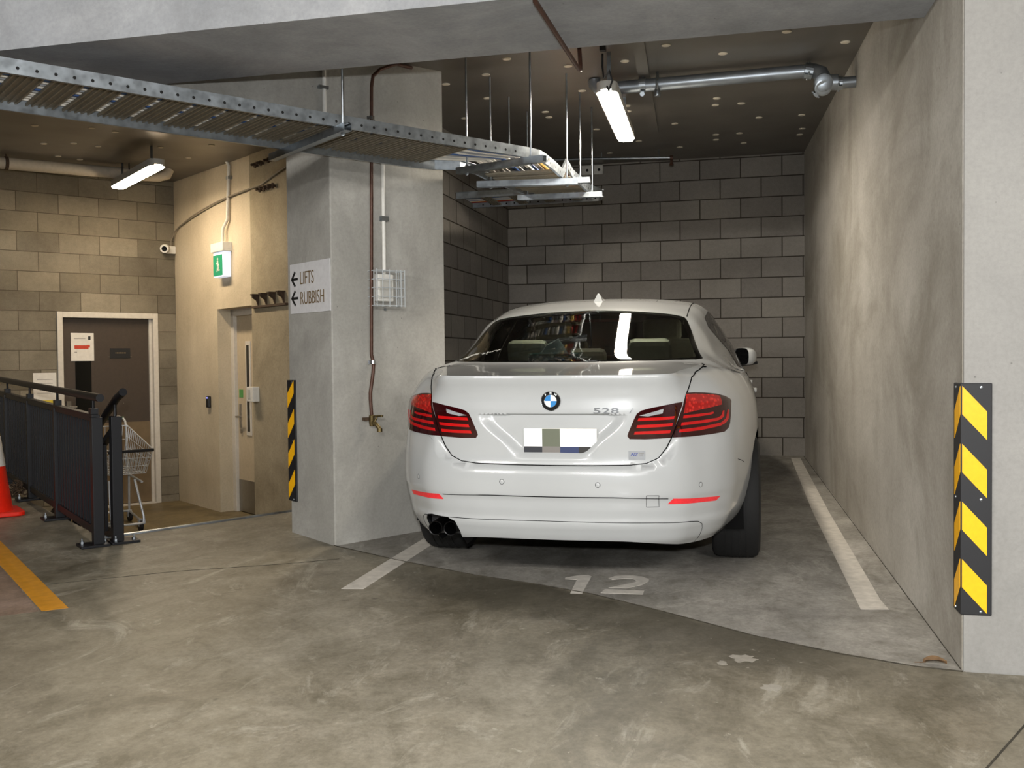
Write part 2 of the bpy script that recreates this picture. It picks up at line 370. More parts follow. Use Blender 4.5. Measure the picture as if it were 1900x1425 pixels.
# lobby: block wall with door 1
D1a, D1b, DH = 2.749, 3.783, 1.83
mb = MB()
for a, b, z0, z1 in ((-3.2, D1a, -.5, 3.6), (D1b, 4.2, -.5, 3.6), (D1a, D1b, DH, 3.6)): mb.bo(a, b, 10.703, 10.9, z0, z1)
o = obj('wall_lobby', mb, M['block_lob']); uv_wall(o, 3.99, UX, 1.831-.2*20); struct(o, 'buff block wall at the back of the lift lobby')
# lobby: cast wall with door 2
D2a, D2b = 8.74, 9.563
mb = MB()
for a, b, z0, z1 in ((D2b, 10.75, -.5, 3.7), (D2a, D2b, DH, 3.7)): mb.bo(3.99, 4.3, a, b, z0, z1)
mb.bo(4.26, 4.3, D2a-.3, D2b+.1, -.5, 3.7)
struct(obj('wall_passage', mb, M['conc_lobby']), 'buff cast concrete wall around the cream door')
mb = MB(); mb.bo(3.975, 4.28, 6.1, D2a-.03, -.5, 3.7); struct(obj('wall_panel', mb, M['conc_panel']), 'rough darker concrete panel between cream door and column')
# column, beams, ceiling
CU0, CU1, CV0, CV1 = 2.907, 3.749, 5.244, 5.818
mb = MB(); mb.bo(CU0, CU1, CV0, CV1, -.3, 3.6); struct(obj('wall_column', mb, M['conc_col'], bevel=.008), 'square concrete column left of the car')
mb = MB(); mb.bx(-12, .95, 3.85, 4.535, 2.747, 3.6); struct(obj('ceiling_beam', mb, M['conc_beam']), 'deep concrete beam across the top of the bay opening')
mb = MB(); mb.bo(.9, CU0+.01, CV0+.001, CV0+.42, 2.64, 3.6); struct(obj('ceiling_beam', mb, M['conc_col']), 'shallow concrete beam running from the column to the front beam')
mb = MB(); mb.prism([G(-12, -5, 3.0), G(5, -5, 3.0), G(5, 12, 3.0), G(-12, 12, 3.0)], (0, 0, .25)); struct(obj('ceiling', mb, M['deck']), 'dark metal deck ceiling')
# far walls of the garage behind the photographer
mb = MB(); mb.bx(-12, 5, -5.2, -5, -.6, 3.3); struct(obj('wall_front', mb, M['conc_beam']))
mb = MB(); mb.bx(4.8, 5, -5, 3.9, -.6, 3.6); struct(obj('wall_aisle', mb, M['conc_beam']))
mb = MB(); mb.bx(-12.2, -12, -5.2, 12, -.6, 3.6); struct(obj('wall_far', mb, M['conc_beam']))

# ---------------------------------------------------------------- ceiling fixing caps
DOTS = [(-1.145,6.249),(-.776,6.246),(-.492,5.971),(-.164,6.258),(.208,5.908),(.56,6.231),(-1.167,6.92),(-.241,7.459),(-.26,7.679),(-.065,7.687),(.069,8.249),(.405,8.262),(-.916,7.49),(-.932,7.678),(-.613,8.269),(-1.275,8.292),(-.296,8.859),(-.092,8.862),(.437,8.838),(-.304,9.098),(.429,9.097),(-.061,9.344),(-.648,9.357),(-1.557,7.499),(-1.569,7.698),(-.986,8.926),(-1.326,9.446),(-1.483,5.968),(-1.708,6.294),(-2.036,6.449),(-1.874,6.929),(-2.22,7.517)]
DOTS2 = [(-5.559,6.686),(-5.196,6.903),(-5.117,7.096),(-5.753,7.395),(-5.646,7.581),(-5.157,7.796),(-6.002,7.326),(-6.297,7.875),(-6.223,8.084),(-5.217,8.336),(-4.681,7.852)]
M['cap'] = plain('dull_white_cap', 'c9c0ae', .7)
mb = MB(); mb.lathe([(.028, 0), (.028, -.004), (.022, -.007), (.0, -.007)], (0, 0, 0), (0, -SL, 1), 16)
cap0 = obj('ceiling_fixing_cap', mb, M['cap'], local=True)
for i, (x, y) in enumerate(DOTS+DOTS2):
    o = cap0 if i == 0 else cap0.copy()
    if i: COL.objects.link(o)
    o.location = G(x, y, 2.9995)
    if i < len(DOTS): tag(o, 'small round pale cap on the dark ceiling above the car', 'cap', 'round caps on the ceiling over the bay')
    else: tag(o, 'small round pale cap on the dark ceiling of the lift lobby', 'cap', 'round caps on the ceiling over the lobby')
# ================================================================ LIGHTS ON THE CEILING
def batten(name, a, b, width, label, tube_mat, rods):
    a, b = Vector(a), Vector(b); d = (b-a).normalized(); side = d.cross(ZX).normalized(); up = side.cross(d)
    t = thing(name, label, 'light', (a+b)/2)
    def sec(mb, w0, w1, h0, h1, mi=0, inset_=0.0, n=6):
        # rounded trough from h0 (wide) to h1 (narrow), with rounded ends
        prof = [(w0, h0), (w0*.98, h0+(h1-h0)*.5), (w1, h1)]
        A, B = a+d*inset_, b-d*inset_
        rings = []
        for w_, h in prof:
            ring = []
            for k in range(n+1):
                an = -math.pi/2+math.pi*k/n; ring.append(B+d*(math.cos(an)-1)*w_+side*math.sin(an)*w_+up*h)
            for k in range(n+1):
                an = math.pi/2+math.pi*k/n; ring.append(A+d*(math.cos(an)+1)*w_+side*math.sin(an)*w_+up*h)
            rings.append(ring)
        base = len(mb.v); m_ = len(rings[0]); mb.v += [q for r in rings for q in r]
        for i in range(len(rings)-1):
            for j in range(m_):
                q = (j+1) % m_; mb.f.append([base+i*m_+j, base+i*m_+q, base+(i+1)*m_+q, base+(i+1)*m_+j]); mb.m.append(mi)
        mb.f.append([base+j for j in range(m_)]); mb.m.append(mi)
        mb.f.append([base+(len(rings)-1)*m_+j for j in range(m_)][::-1]); mb.m.append(mi)
        return mb
    obj('diffuser', sec(MB(), width*.5, width*.42, 0.0, -.022), tube_mat, t, smooth=True)
    obj('housing', sec(MB(), width*.50, width*.53, .05, -.012), M['grey_plastic'], t, smooth=True)
    for q in rods:
        mb = MB(); p = a+(b-a)*q+up*.05; top_ = G(p.x, p.y, 3.0); mb.box((p+top_)/2, Vector((.012, 0, 0)), Vector((0, .002, 0)), Vector((0, 0, (top_.z-p.z)/2))); obj('hanger_strap', mb, M['galv'], t)
    return t, a, b, d, up
t, a, b, d, up = batten('batten_light', (-.838, 5.83, 2.905), (-.912, 7.42, 2.955), .125, 'lit white batten light hanging above the car behind the copper pipe', M['tube'], (.12, .88))
cable = [a+up*.03+d*.02, a+Vector((.02, -.03, -.02)), a+Vector((.045, -.05, .03)), a+Vector((.03, -.06, .09)), a+Vector((-.005, -.05, .05)), a+Vector((-.015, -.04, .12)), G(a.x-.015, a.y-.03, 2.93)]
obj('power_cable', MB().tube(cable, .006, 8), M['black_plastic'], t, smooth=True)
mb = MB(); mb.bx(a.x-.03, a.x+.005, a.y-.05, a.y-.01, 3.12, 3.18); obj('cable_plug', mb, M['black_plastic'], t)
t, a, b, d, up = batten('batten_light', P(3.17, 10.03, 3.055), P(3.065, 8.56, 3.03), .14, 'lit warm batten light under the ceiling of the lift lobby', M['tube_warm'], (.15, .85))
cable = [a+up*.03, a+UX*.1+VX*.05+ZX*.02, a+UX*.13+VX*.02+ZX*.06, G(*xy(a-VX*.25+UX*.04), 2.995)]
obj('power_cable', MB().tube(cable, .007, 8), M['black_plastic'], t, smooth=True)

# ================================================================ CABLE TRAY
TZ = 2.50; VN, VF = 4.46, 5.13
near = [P(u, VN) for u in (-.6, 3.80)]
near_c = [P(3.92, 4.475), Vector((-1.232, 5.93, 0)), Vector((-1.222, 6.15, 0)), Vector((-1.22, 6.43, 0))]
far_c = [P(3.42, VF), P(3.58, 5.10), Vector((-1.80, 5.98, 0)), Vector((-1.745, 6.15, 0)), Vector((-1.725, 6.40, 0))]
def tz(y): return TZ
near_path = near+near_c; far_path = [P(-.6, VF)]+far_c
tray = thing('cable_tray', 'galvanised ladder cable tray hung under the beam and bending past the column', 'cable tray', P(1.5, 4.8, TZ))
def rail(path, h, lip, inward, zs=None, mi_hole=True):
    mb = MB(); n = len(path); zs = zs or [TZ]*n
    for i in range(n-1):
        p, q = Vector((path[i].x, path[i].y, zs[i])), Vector((path[i+1].x, path[i+1].y, zs[i+1])); e = (q-p)
        if e.length < 1e-3: continue
        d = e.normalized(); nn = Vector((d.y, -d.x, 0))*(1 if inward else -1)
        mb.prism([p, q, q+ZX*h, p+ZX*h], nn*.002)
        mb.prism([p+ZX*h, q+ZX*h, q+ZX*h-nn*lip, p+ZX*h-nn*lip], ZX*.002); mb.prism([p, q, q-nn*lip, p-nn*lip], ZX*.002)
        if mi_hole:
            k = int(e.length/.075)
            for j in range(k):
                c = p+d*(.04+.075*j)+ZX*h*.42+nn*.0022; mb.lathe([(.0075, 0), (.0075, .0006)], c, nn, 8, 1)
    return mb
zn = [TZ]*len(near_path)
obj('side_rail', rail(near_path, .062, .016, True), [M['galv_tray'], M['hole']], tray)
obj('side_rail', rail(far_path, .062, .016, False), [M['galv_tray'], M['hole']], tray)
# run towards the back wall, stepping up and over
back_y = [6.43, 6.60, 6.82, 7.45, 8.2]; back_z = [2.50, 2.60, 2.57, 2.58, 2.66]
obj('side_rail', rail([Vector((-1.22, y, 0)) for y in back_y], .06, .016, True, back_z), [M['galv_tray'], M['hole']], tray)
obj('side_rail', rail([Vector((-1.725, y, 0)) for y in [6.43, 7.45, 8.1]], .06, .016, False, [2.50, 2.58, 2.66]), [M['galv_tray'], M['hole']], tray)
obj('side_rail', rail([Vector((-1.725, 8.1, 0)), Vector((-2.49, 8.15, 0))], .055, .016, True, [2.69, 2.69]), [M['galv_tray'], M['hole']], tray)
obj('side_rail', rail([Vector((-1.22, 8.2, 0)), Vector((-1.3, 8.6, 0)), Vector((-2.49, 8.66, 0))], .055, .016, False, [2.66, 2.69, 2.69]), [M['galv_tray'], M['hole']], tray)
# rungs: wide ribbed cross plates with gaps that show the cables
def rung(c, half, along, width):
    mb = MB(); c = Vector(c); hn = Vector(half); al = Vector(along).normalized()
    mb.box(c, hn, al*width/2, ZX*.002)
    for k in (-.5, -.28, -.02, .24, .5): mb.box(c+al*width*k-ZX*.006, hn*.985, al*.004, ZX*.007)
    return mb
for i in range(24):
    u = -.4+.166*i
    if u > 3.45: break
    obj('rung', rung(P(u, (VN+VF)/2, TZ+.048), VX*(VF-VN)/2, UX, .118), M['tray_dark'], tray)
for k, ang in enumerate((.40,)):
    c = Vector((-1.22, 5.86, 0))+Vector((-.26-.03*k, +.22, TZ+.044)); dirn = (VX*(1-ang)+Vector((-1, .1, 0))*ang).normalized()
    obj('rung', rung(c, dirn*.27, ZX.cross(dirn), .07), M['tray_dark'], tray)
for y, z in ((6.32, 2.505), (6.52, 2.515), (6.72, 2.53), (6.92, 2.545), (7.12, 2.56), (7.32, 2.575), (7.55, 2.60), (7.8, 2.63)):
    obj('rung', rung((-1.47, y, z+.028), Vector((.25, 0, 0)), (0, 1, 0), .07), M['tray_dark'], tray)
for x in (-1.5, -1.75, -2.0, -2.25): obj('rung', rung((x, 8.4, 2.714), Vector((0, .25, 0)), (1, 0, 0), .07), M['tray_dark'], tray)
# cables lying in the tray
CC = [('white', 'e2ded6'), ('white', 'dcd8cf'), ('grey', 'b9b7b2'), ('white', 'd8d4cb'), ('grey', '9a9a98'), ('blue', '3c5a8e'), ('white', 'cfccc4'), ('grey', '8d8f93'), ('white', 'e0dcd4'), ('blue', '4a6798'), ('white', 'd2cec6'), ('yellow', 'c9a85a'), ('red', 'a3241e'), ('red', '98231c')]
order = ['first', 'second', 'third', 'fourth', 'fifth', 'sixth', 'seventh', 'eighth', 'ninth', 'tenth', 'eleventh', 'twelfth', 'thirteenth', 'fourteenth']
for i, (nm, hx) in enumerate(CC):
    f = (i+.6)/(len(CC)+.2); v = VF-.02-(VF-VN-.05)*f; xb = -1.71+.47*f; r = .010+.005*((i*7) % 3)/2
    pts = [P(-.6+.3*j, v+.006*math.sin(j*1.7+i), TZ+.050+r) for j in range(13)]+[P(3.3, v, TZ+.050+r), P(3.45+.3*f, v, TZ+.050+r), Vector((xb, 5.98-.07*f, TZ+.050+r)), Vector((xb, 6.2, TZ+.050+r)), Vector((xb, 6.43, TZ+.050+r)), Vector((xb, 7.45, 2.613+r)), Vector((xb, 7.95, 2.680+r)), Vector((xb-.08, 8.25+.3*f, 2.722+r)), Vector((-2.47, 8.2+.4*f, 2.722+r))]
    o = obj('data_cable', MB().tube(pts, r, 7), plain('cable_'+nm, hx, .5), smooth=True, loc=(pts[0].x, pts[0].y, pts[0].z))
    tag(o, '%s cable in the hanging tray, %s from the tray side nearest the column' % (nm, order[i]), 'cable', 'cables lying in the cable tray')
# trapeze hangers: strut under the tray on two threaded rods
def trapeze(a, b, z, ra, rb, label, dz=.0):
    a, b = Vector((a[0], a[1], z)), Vector((b[0], b[1], z)); d = (b-a).normalized(); n = Vector((-d.y, d.x, 0))
    t = thing('tray_hanger', label, 'hanger', (a+b)/2, 'trapeze hangers of the cable tray')
    mb = MB(); e = d*.05
    mb.box((a+b)/2-ZX*.02, (b-a)/2+e, n*.021, ZX*.0012); 
    for s_ in (-1, 1): mb.box((a+b)/2+n*s_*.020-ZX*.002, (b-a)/2+e, n*.0012, ZX*.02)
    for s_ in (-1, 1): mb.box((a+b)/2+n*s_*.014+ZX*.017, (b-a)/2+e, n*.007, ZX*.0012)
    obj('strut', mb, M['galv'], t)
    for p in (ra, rb):
        if p is None: continue
        p = Vector((p[0], p[1], 0)); mb = MB(); mb.tube([Vector((p.x, p.y, z-.035)), Vector((p.x, p.y, fz(p.x, p.y)+2.998))], .006, 8)
        mb.lathe([(.012, 0), (.012, .010)], (p.x, p.y, z-.032), ZX, 6); mb.lathe([(.012, 0), (.012, .010)], (p.x, p.y, z+.02), ZX, 6)
        obj('threaded_rod', mb, M['galv'], t)
uvp = lambda u, v: xy(P(u, v))
trapeze(uvp(2.535, 5.20), uvp(2.51, 4.38), TZ-.025, None, uvp(2.52, 4.40), 'tray hanger strut crossing under the tray in front of the column')
trapeze((-1.735, 5.85), (-1.225, 5.66), TZ-.025, (-1.715, 5.845), (-1.27, 5.68), 'tray hanger where the tray starts to bend right of the column')
trapeze((-1.745, 6.36), (-1.17, 6.43), TZ-.025, (-1.70, 6.365), (-1.19, 6.43), 'tray hanger just behind the bend of the tray')
trapeze((-1.66, 6.93), (-1.17, 6.95), TZ+.075, (-1.71, 6.93), (-1.19, 6.95), 'tray hanger between the bend and the farthest hanger')
trapeze((-1.72, 7.44), (-1.16, 7.46), TZ+.055, (-1.69, 7.44), (-1.185, 7.46), 'tray hanger farthest back on the run towards the block wall')

# ================================================================ PIPES
t = thing('steel_pipe', 'thick galvanised drain pipe under the ceiling ending in the right wall', 'pipe', (-.1, 6.585, 3.10))
PY = 6.585; R_ = .043
mb = MB(); mb.tube([(-.95, PY+.02, 3.118), (-.5, PY+.01, 3.120), (.33, PY, 3.128)], R_, 20); obj('pipe_run', mb, M['galv_pipe'], t, smooth=True)
mb = MB(); mb.tube([(-.95, PY+.02, 3.118), (-1.0, PY+.03, 3.125), (-1.03, PY+.04, 3.16), (-1.035, PY+.04, 3.19)], R_, 20); obj('elbow', mb, M['galv_pipe'], t, smooth=True)
mb = MB(); mb.tube([(.33, PY, 3.128), (.40, PY, 3.125), (.44, PY-.02, 3.10), (.455, PY-.04, 3.06), (.46, PY-.06, 3.04)], [R_, R_*1.1, R_*1.15, R_*1.15, R_*1.1], 20); obj('elbow', mb, M['galv_pipe'], t, smooth=True)
mb = MB(); mb.lathe([(.03, -.07), (.055, -.06), (.058, -.02), (.06, .02), (.055, .05), (.04, .055)], (.452, PY-.06, 3.03), (0, -1, -.25), 20); mb.lathe([(.05, -.02), (.05, .08)], (.46, PY-.05, 3.03), (1, 0, 0), 20)
obj('tee_fitting', mb, M['galv_pipe'], t, smooth=True)
mb = MB(); mb.tube([(.52, PY-.02, 3.03), (.70, PY-.01, 3.035)], .036, 20); obj('pipe_run', mb, M['galv_pipe'], t, smooth=True)
def coupling(c, ax, r):
    mb = MB(); mb.lathe([(r, -.028), (r*1.22, -.026), (r*1.22, .026), (r, .028)], c, ax, 20); ax = Vector(ax).normalized(); e = ax.orthogonal().normalized()
    f = ax.cross(e)
    for s_ in (-1, 1):
        mb.box(Vector(c)+e*s_*r*1.3, e*.014, f*.014, ax*.022); mb.tube([Vector(c)+e*s_*r*1.42-f*.03, Vector(c)+e*s_*r*1.42+f*.03], .006, 6)
    return mb
obj('coupling', coupling((.365, PY, 3.127), (1, .1, -.2), R_), M['galv'], t); obj('coupling', coupling((.447, PY-.075, 3.0), (.1, -1, -.5), .043), M['galv'], t); obj('coupling', coupling((.545, PY-.02, 3.031), (1, 0, 0), .036), M['galv'], t)
for x in (-.70, ):
    mb = MB(); mb.lathe([(R_*1.0, -.02), (R_*1.14, -.02), (R_*1.14, .02), (R_*1.0, .02)], (x, PY, 3.121), (1, 0, 0), 20); mb.tube([(x, PY, 3.16), (x, PY, 3.197)], .008, 8); mb.lathe([(.017, -.004), (.017, .02)], (x, PY-.012, 3.058), (0, -1, -.3), 6); mb.bx(x-.012, x+.012, PY-.02, PY+.02, 3.05, 3.08)
    obj('pipe_clamp', mb, M['galv'], t)
t = thing('pipe_hanger', 'galvanised pear shaped hanger carrying the thick pipe from the ceiling channel', 'hanger', (-.60, PY, 3.0))
mb = MB(); mb.tube([(-.60, PY-.052*math.cos(a_), 3.121-.052*math.sin(a_)) for a_ in [math.pi*k/10 for k in range(11)]]+[(-.60, PY+.012, 3.19)], .009, 8); mb.tube([(-.60, PY-.052, 3.121), (-.60, PY-.01, 3.192)], .009, 8); mb.lathe([(.02, -.03), (.024, -.02), (.016, .02)], (-.60, PY-.02, 3.062), (0, 0, 1), 10)
obj('strap', mb, M['galv'], t, smooth=True); obj('rod', MB().tube([(-.60, PY, 3.15), (-.60, PY, 3.197)], .006, 8), M['galv'], t)
mb = MB(); mb.prism([G(-.64, 5.2, 2.999), G(-.57, 5.2, 2.999), G(-.77, 8.5, 2.999), G(-.85, 8.5, 2.999)], (0, 0, -.022)); o = obj('ceiling_channel', mb, M['deck'], loc=(-.6, 6.5, 3.19)); tag(o, 'flat steel channel fixed along the dark ceiling above the thick pipe', 'channel')
# copper loop under the beam
t = thing('copper_pipe', 'brown copper pipe dropping under the front beam and rising behind it', 'pipe', (-.82, 4.2, 2.68))
mb = MB(); mb.tube([(-.805, 3.70, 3.10), (-.805, 3.70, 2.76), (-.808, 3.715, 2.71), (-.815, 3.75, 2.69), (-.80, 4.66, 2.683), (-.80, 4.70, 2.69), (-.803, 4.72, 2.72), (-.83, 4.75, 3.13)], .0105, 10); obj('pipe_run', mb, M['copper'], t, smooth=True)
# copper standpipe with tap on the column
t = thing('standpipe', 'thin copper pipe with brass tap running down the column face', 'pipe', P(3.17, 5.2, .9)); v = CV0-.035
mb = MB(); mb.tube([P(3.50, v+.02, 3.16), P(3.37, v, 3.155), P(3.25, v, 3.10), P(3.20, v, 3.05), P(3.188, v, 2.98), P(3.185, v, 2.79), P(3.161, v, 1.33), P(3.176, v, 1.27), P(3.172, v, 1.22), P(3.150, v, 1.09), P(3.150, v, 1.05), P(3.158, v, .93)], .0115, 10); obj('pipe_run', mb, M['copper'], t, smooth=True)
for u, z in ((3.185, 2.79), (3.170, 1.281)):
    mb = MB(); mb.lathe([(.0115, -.013), (.021, -.011), (.021, .011), (.0115, .013)], P(u, v, z), ZX, 14); mb.bo(u-.028, u+.028, v+.006, v+.014, z-.01, z+.01); mb.tube([P(u, v+.01, z), P(u, CV0, z)], .006, 8); obj('pipe_clip', mb, M['chrome'], t)
mb = MB(); mb.lathe([(.012, .05), (.018, .045), (.018, .0), (.015, -.02), (.0, -.022)], P(3.158, v, .905), ZX, 14); mb.tube([P(3.158, v, .91), P(3.160, v-.04, .90), P(3.168, v-.055, .885), P(3.176, v-.06, .868)], [.013, .014, .013, .014], 10); mb.lathe([(.018, 0), (.018, .02)], P(3.176, v-.06, .852), ZX, 8)
mb.tube([P(3.158, v-.03, .91), P(3.17, v-.04, .945)], .007, 8); obj('tap_body', mb, M['brass'], t, smooth=True)
mb = MB(); mb.box(P(3.178, v-.045, .948), UX*.024, VX*.008, ZX*.006); mb.lathe([(.012, -.005), (.012, .005)], P(3.200, v-.045, .948), ZX, 10); obj('tap_handle', mb, M['brass'], t, bevel=.002)
mb = MB(); mb.box(P(3.125, v+.015, .93), UX*.02, VX*.012, ZX*.01); mb.lathe([(.010, 0), (.010, .012)], P(3.118, v+.01, .928), VX*-1, 10); obj('wall_bracket', mb, M['rust'], t)
# pvc pipe in the lobby
M['pvc'] = plain('off_white_pvc', 'b3aa9a', .5)
t = thing('drain_pipe', 'fat off white plastic pipe along the top of the lobby block wall', 'pipe', P(2.0, 9.9, 3.13))
mb = MB(); mb.tube([P(-1.5, 9.9, 3.02), P(1.90, 9.9, 3.137), P(3.05, 9.9, 3.166)], .055, 18); obj('pipe_run', mb, M['pvc'], t, smooth=True)
mb = MB(); mb.tube([P(3.05, 9.9, 3.166), P(3.40, 9.9, 3.175), P(3.55, 9.9, 3.185), P(3.62, 9.9, 3.21), P(3.64, 9.9, 3.26)], .058, 18); obj('elbow', mb, M['pvc'], t, smooth=True)
for u in (1.30, 2.14):
    mb = MB(); mb.lathe([(.058, -.015), (.064, -.013), (.064, .013), (.058, .015)], P(u, 9.9, 3.137+.025*(u-1.9)), UX, 18); pz = P(u, 9.9); mb.tube([P(u, 9.9, 3.18), G(pz.x, pz.y, 3.0)], .006, 8); obj('pipe_clip', mb, M['rust'], t)
# conduits on the column
t = thing('conduit', 'white conduit rising from the wire cage up the column face', 'conduit', P(3.276, 5.22, 2.0)); mb = MB(); mb.tube([P(3.276, CV0-.014, 1.83), P(3.275, CV0-.014, 2.62)], .0125, 10); obj('tube', mb, M['white_plastic'], t, smooth=True)
mb = MB(); mb.bo(3.255, 3.305, CV0-.03, CV0, 2.165, 2.195); obj('saddle', mb, M['galv'], t)
t = thing('conduit', 'white conduit on the beam face above the cable tray near the column corner', 'conduit', P(2.872, 5.22, 2.9)); mb = MB(); mb.tube([P(2.872, CV0-.014, 2.66), P(2.872, CV0-.014, 3.14)], .0125, 10); obj('tube', mb, M['white_plastic'], t, smooth=True)
mb = MB(); mb.bo(2.835, 2.895, CV0-.028, CV0, 2.92, 2.938); obj('saddle', mb, M['galv'], t)
# small pipe and boxes at the top of the back wall
t = thing('small_pipe', 'thin steel pipe below the ceiling in front of the back block wall', 'pipe', (-1.2, 9.4, 3.21)); mb = MB(); mb.tube([(-2.1, 9.4, 3.245), (-1.6, 9.4, 3.232), (-.74, 9.4, 3.195)], .014, 10); obj('pipe_run', mb, M['galv'], t, smooth=True)
mb = MB(); mb.lathe([(.02, 0), (.02, .03)], (-.745, 9.4, 3.195), (1, 0, 0), 10); mb.tube([(-.73, 9.4, 3.20), (-.73, 9.4, 3.14)], .012, 8); mb.lathe([(.018, 0), (.022, -.02)], (-.73, 9.4, 3.14), ZX, 8); obj('sprinkler_head', mb, M['copper'], t)
mb = MB(); mb.tube([(-1.4, 9.4, 3.23), G(-1.4, 9.4, 3.0)], .005, 8); mb.tube([(-.85, 9.4, 3.205), G(-.85, 9.4, 3.0)], .005, 8); obj('hanger_rod', mb, M['galv'], t)
for x, lab in ((-1.648, 'left of the two small grey boxes at the top of the back block wall'), (-1.526, 'right of the two small grey boxes at the top of the back block wall')):
    t = thing('junction_box', lab, 'box', (x, YB, 3.24), 'grey boxes on the back wall'); mb = MB(); mb.bx(x-.05, x+.05, YB-.045, YB, 3.19, 3.285); obj('box', mb, M['grey_plastic'], t, bevel=.004); mb = MB(); mb.lathe([(.014, 0), (.014, .004)], (x+.01, YB-.045, 3.235), (0, -1, 0), 12); obj('knockout', mb, M['hole'], t)

# ================================================================ ON THE COLUMN
t = thing('direction_sign', 'pale metal sign with arrows reading LIFTS and RUBBISH on the column', 'sign', P(CU0, 5.5, 1.76)); uf = CU0-.004
mb = MB(); mb.bo(uf-.002, CU0, 5.248, 5.772, 1.597, 1.914); obj('plate', mb, M['sign_alu'], t)
NV = -VX
for body, z in (('LIFTS', 1.779), ('RUBBISH', 1.652)):
    obj('lettering', text_mesh(body, .118, NV, ZX, P(uf-.003, 5.634, z), .002, sx=.70, offset=-.0012), M['print_gold'], t)
for z in (1.8165, 1.695):
    c = P(uf-.003, 0, z); mb = MB()
    mb.box(c+VX*5.705, VX*.042, UX*.001, ZX*.008)
    for s_ in (1, -1): mb.box(c+VX*5.725+ZX*.020*s_, (VX*-.026+ZX*.026*s_), UX*.001, (VX*.006+ZX*.006*s_))
    obj('arrow', mb, M['print_black'], t)
# wire cage with a pale box inside
t = thing('wire_cage', 'galvanised wire guard on the column above the car boot', 'cage', P(3.27, 5.2, 1.75))
u0, u1, v0, z0, z1 = 3.165, 3.368, CV0-.105, 1.632, 1.848; mb = MB()
hz = [z0, z0+.055, z0+.11, z0+.163, z1]; hu = [u0, u0+.042, u0+.092, u0+.142, u0+.175, u1]
for z in hz: mb.tube([P(u0, CV0, z), P(u0, v0, z), P(u1, v0, z), P(u1, CV0, z)], .0032, 6)
for u in hu: mb.tube([P(u, v0, z0-.008), P(u, v0, z1+.008)], .0032, 6)
for u in (u0, u0+.1, u1): mb.tube([P(u, CV0, z1), P(u, v0, z1)], .0032, 6); mb.tube([P(u, CV0, z0), P(u, v0, z0)], .0032, 6)
for v_ in (CV0-.035, CV0-.07):
    for u in (u0, u1): mb.tube([P(u, v_, z0), P(u, v_, z1)], .0028, 6)
    mb.tube([P(u0, v_, z1), P(u1, v_, z1)], .0028, 6); mb.tube([P(u0, v_, z0), P(u1, v_, z0)], .0028, 6)
obj('wire_grid', mb, M['zinc_bar'], t)
mb = MB()
for u in (u0+.02, u0+.12):
    for z in (z0-.02, z1+.02): mb.lathe([(.009, 0), (.009, -.006)], P(u, CV0-.001, z), VX, 8)
obj('fixing_bolt', mb, M['galv'], t)
t = thing('alarm_box', 'pale grey alarm box inside the wire guard', 'box', P(3.27, 5.24, 1.75)); mb = MB(); mb.bo(3.20, 3.315, CV0-.06, CV0, 1.66, 1.83); obj('housing', mb, M['white_plastic'], t, bevel=.006); mb = MB(); mb.bo(3.215, 3.30, CV0-.064, CV0-.06, 1.68, 1.79); obj('front_grille', mb, M['grey_plastic'], t)

# ================================================================ CORNER GUARDS
def guard(name, label, corner, dirs, z0, z1, wide, flip):
    """rubber corner protector: two plates along dirs from the corner"""
    corner = Vector(corner); t = thing(name, label, 'corner guard', (corner.x, corner.y, z0))
    th = .011; (d1, n1), (d2_, n2) = dirs
    c0 = corner+n1*th+n2*th
    mb = MB()
    pr = [c0, c0+d1*(wide+th), corner+d1*wide, corner, corner+d2_*wide, c0+d2_*(wide+th)]
    mb.prism([Vector((p.x, p.y, z0)) for p in pr], (0, 0, z1-z0)); obj('rubber_body', mb, M['black_rub'], t, bevel=.003)
    L_ = z1-z0; per = L_*.249; sth = L_*.122; drop = wide*.98
    for dd, nn in ((d1, n1), (d2_, n2)):
        for k in range(4):
            if flip: za = z0+L_*.02+per*k; a0, a1 = za, za+drop
            else: za = z1-L_*.012-per*k; a0, a1 = za-sth, za-sth-drop
            q = [c0+dd*.005, c0+dd*(wide*.93)]
            poly = [Vector((q[0].x, q[0].y, a0)), Vector((q[1].x, q[1].y, a1)), Vector((q[1].x, q[1].y, a1+sth)), Vector((q[0].x, q[0].y, a0+sth))]
            poly = [p-nn*.0005 for p in poly]
            lo, hi = z0+.004, z1-.004
            poly = [Vector((p.x, p.y, min(hi, max(lo, p.z)))) for p in poly]
            mb = MB(); mb.prism(poly, nn*.0018); obj('yellow_stripe', mb, M['yellow_refl'], t)
    for dd, nn in ((d1, n1), (d2_, n2)):
        for z in (z0+L_*.016, z0+L_*.5, z1-L_*.018):
            mb = MB(); c = c0+dd*wide*.72; mb.lathe([(.006, -.001), (.005, .003), (.0, .004)], Vector((c.x, c.y, z)), nn, 8); obj('screw', mb, M['galv'], t)
wd = Vector((XR1-XR0, YR1-YR0, 0)).normalized(); wn = Vector((-wd.y, wd.x, 0))
guard('corner_guard', 'black and yellow rubber corner guard on the right hand pillar', (XR0+.002, YR0-.012, 0), ((Vector((1, 0, 0)), Vector((0, -1, 0))), (wd, wn)), .330, 1.186, .096, False)
guard('corner_guard', 'black and yellow rubber corner guard on the far left edge of the column', P(CU0, CV1), ((-VX, -UX), (UX, VX)), .383, 1.171, .098, True)
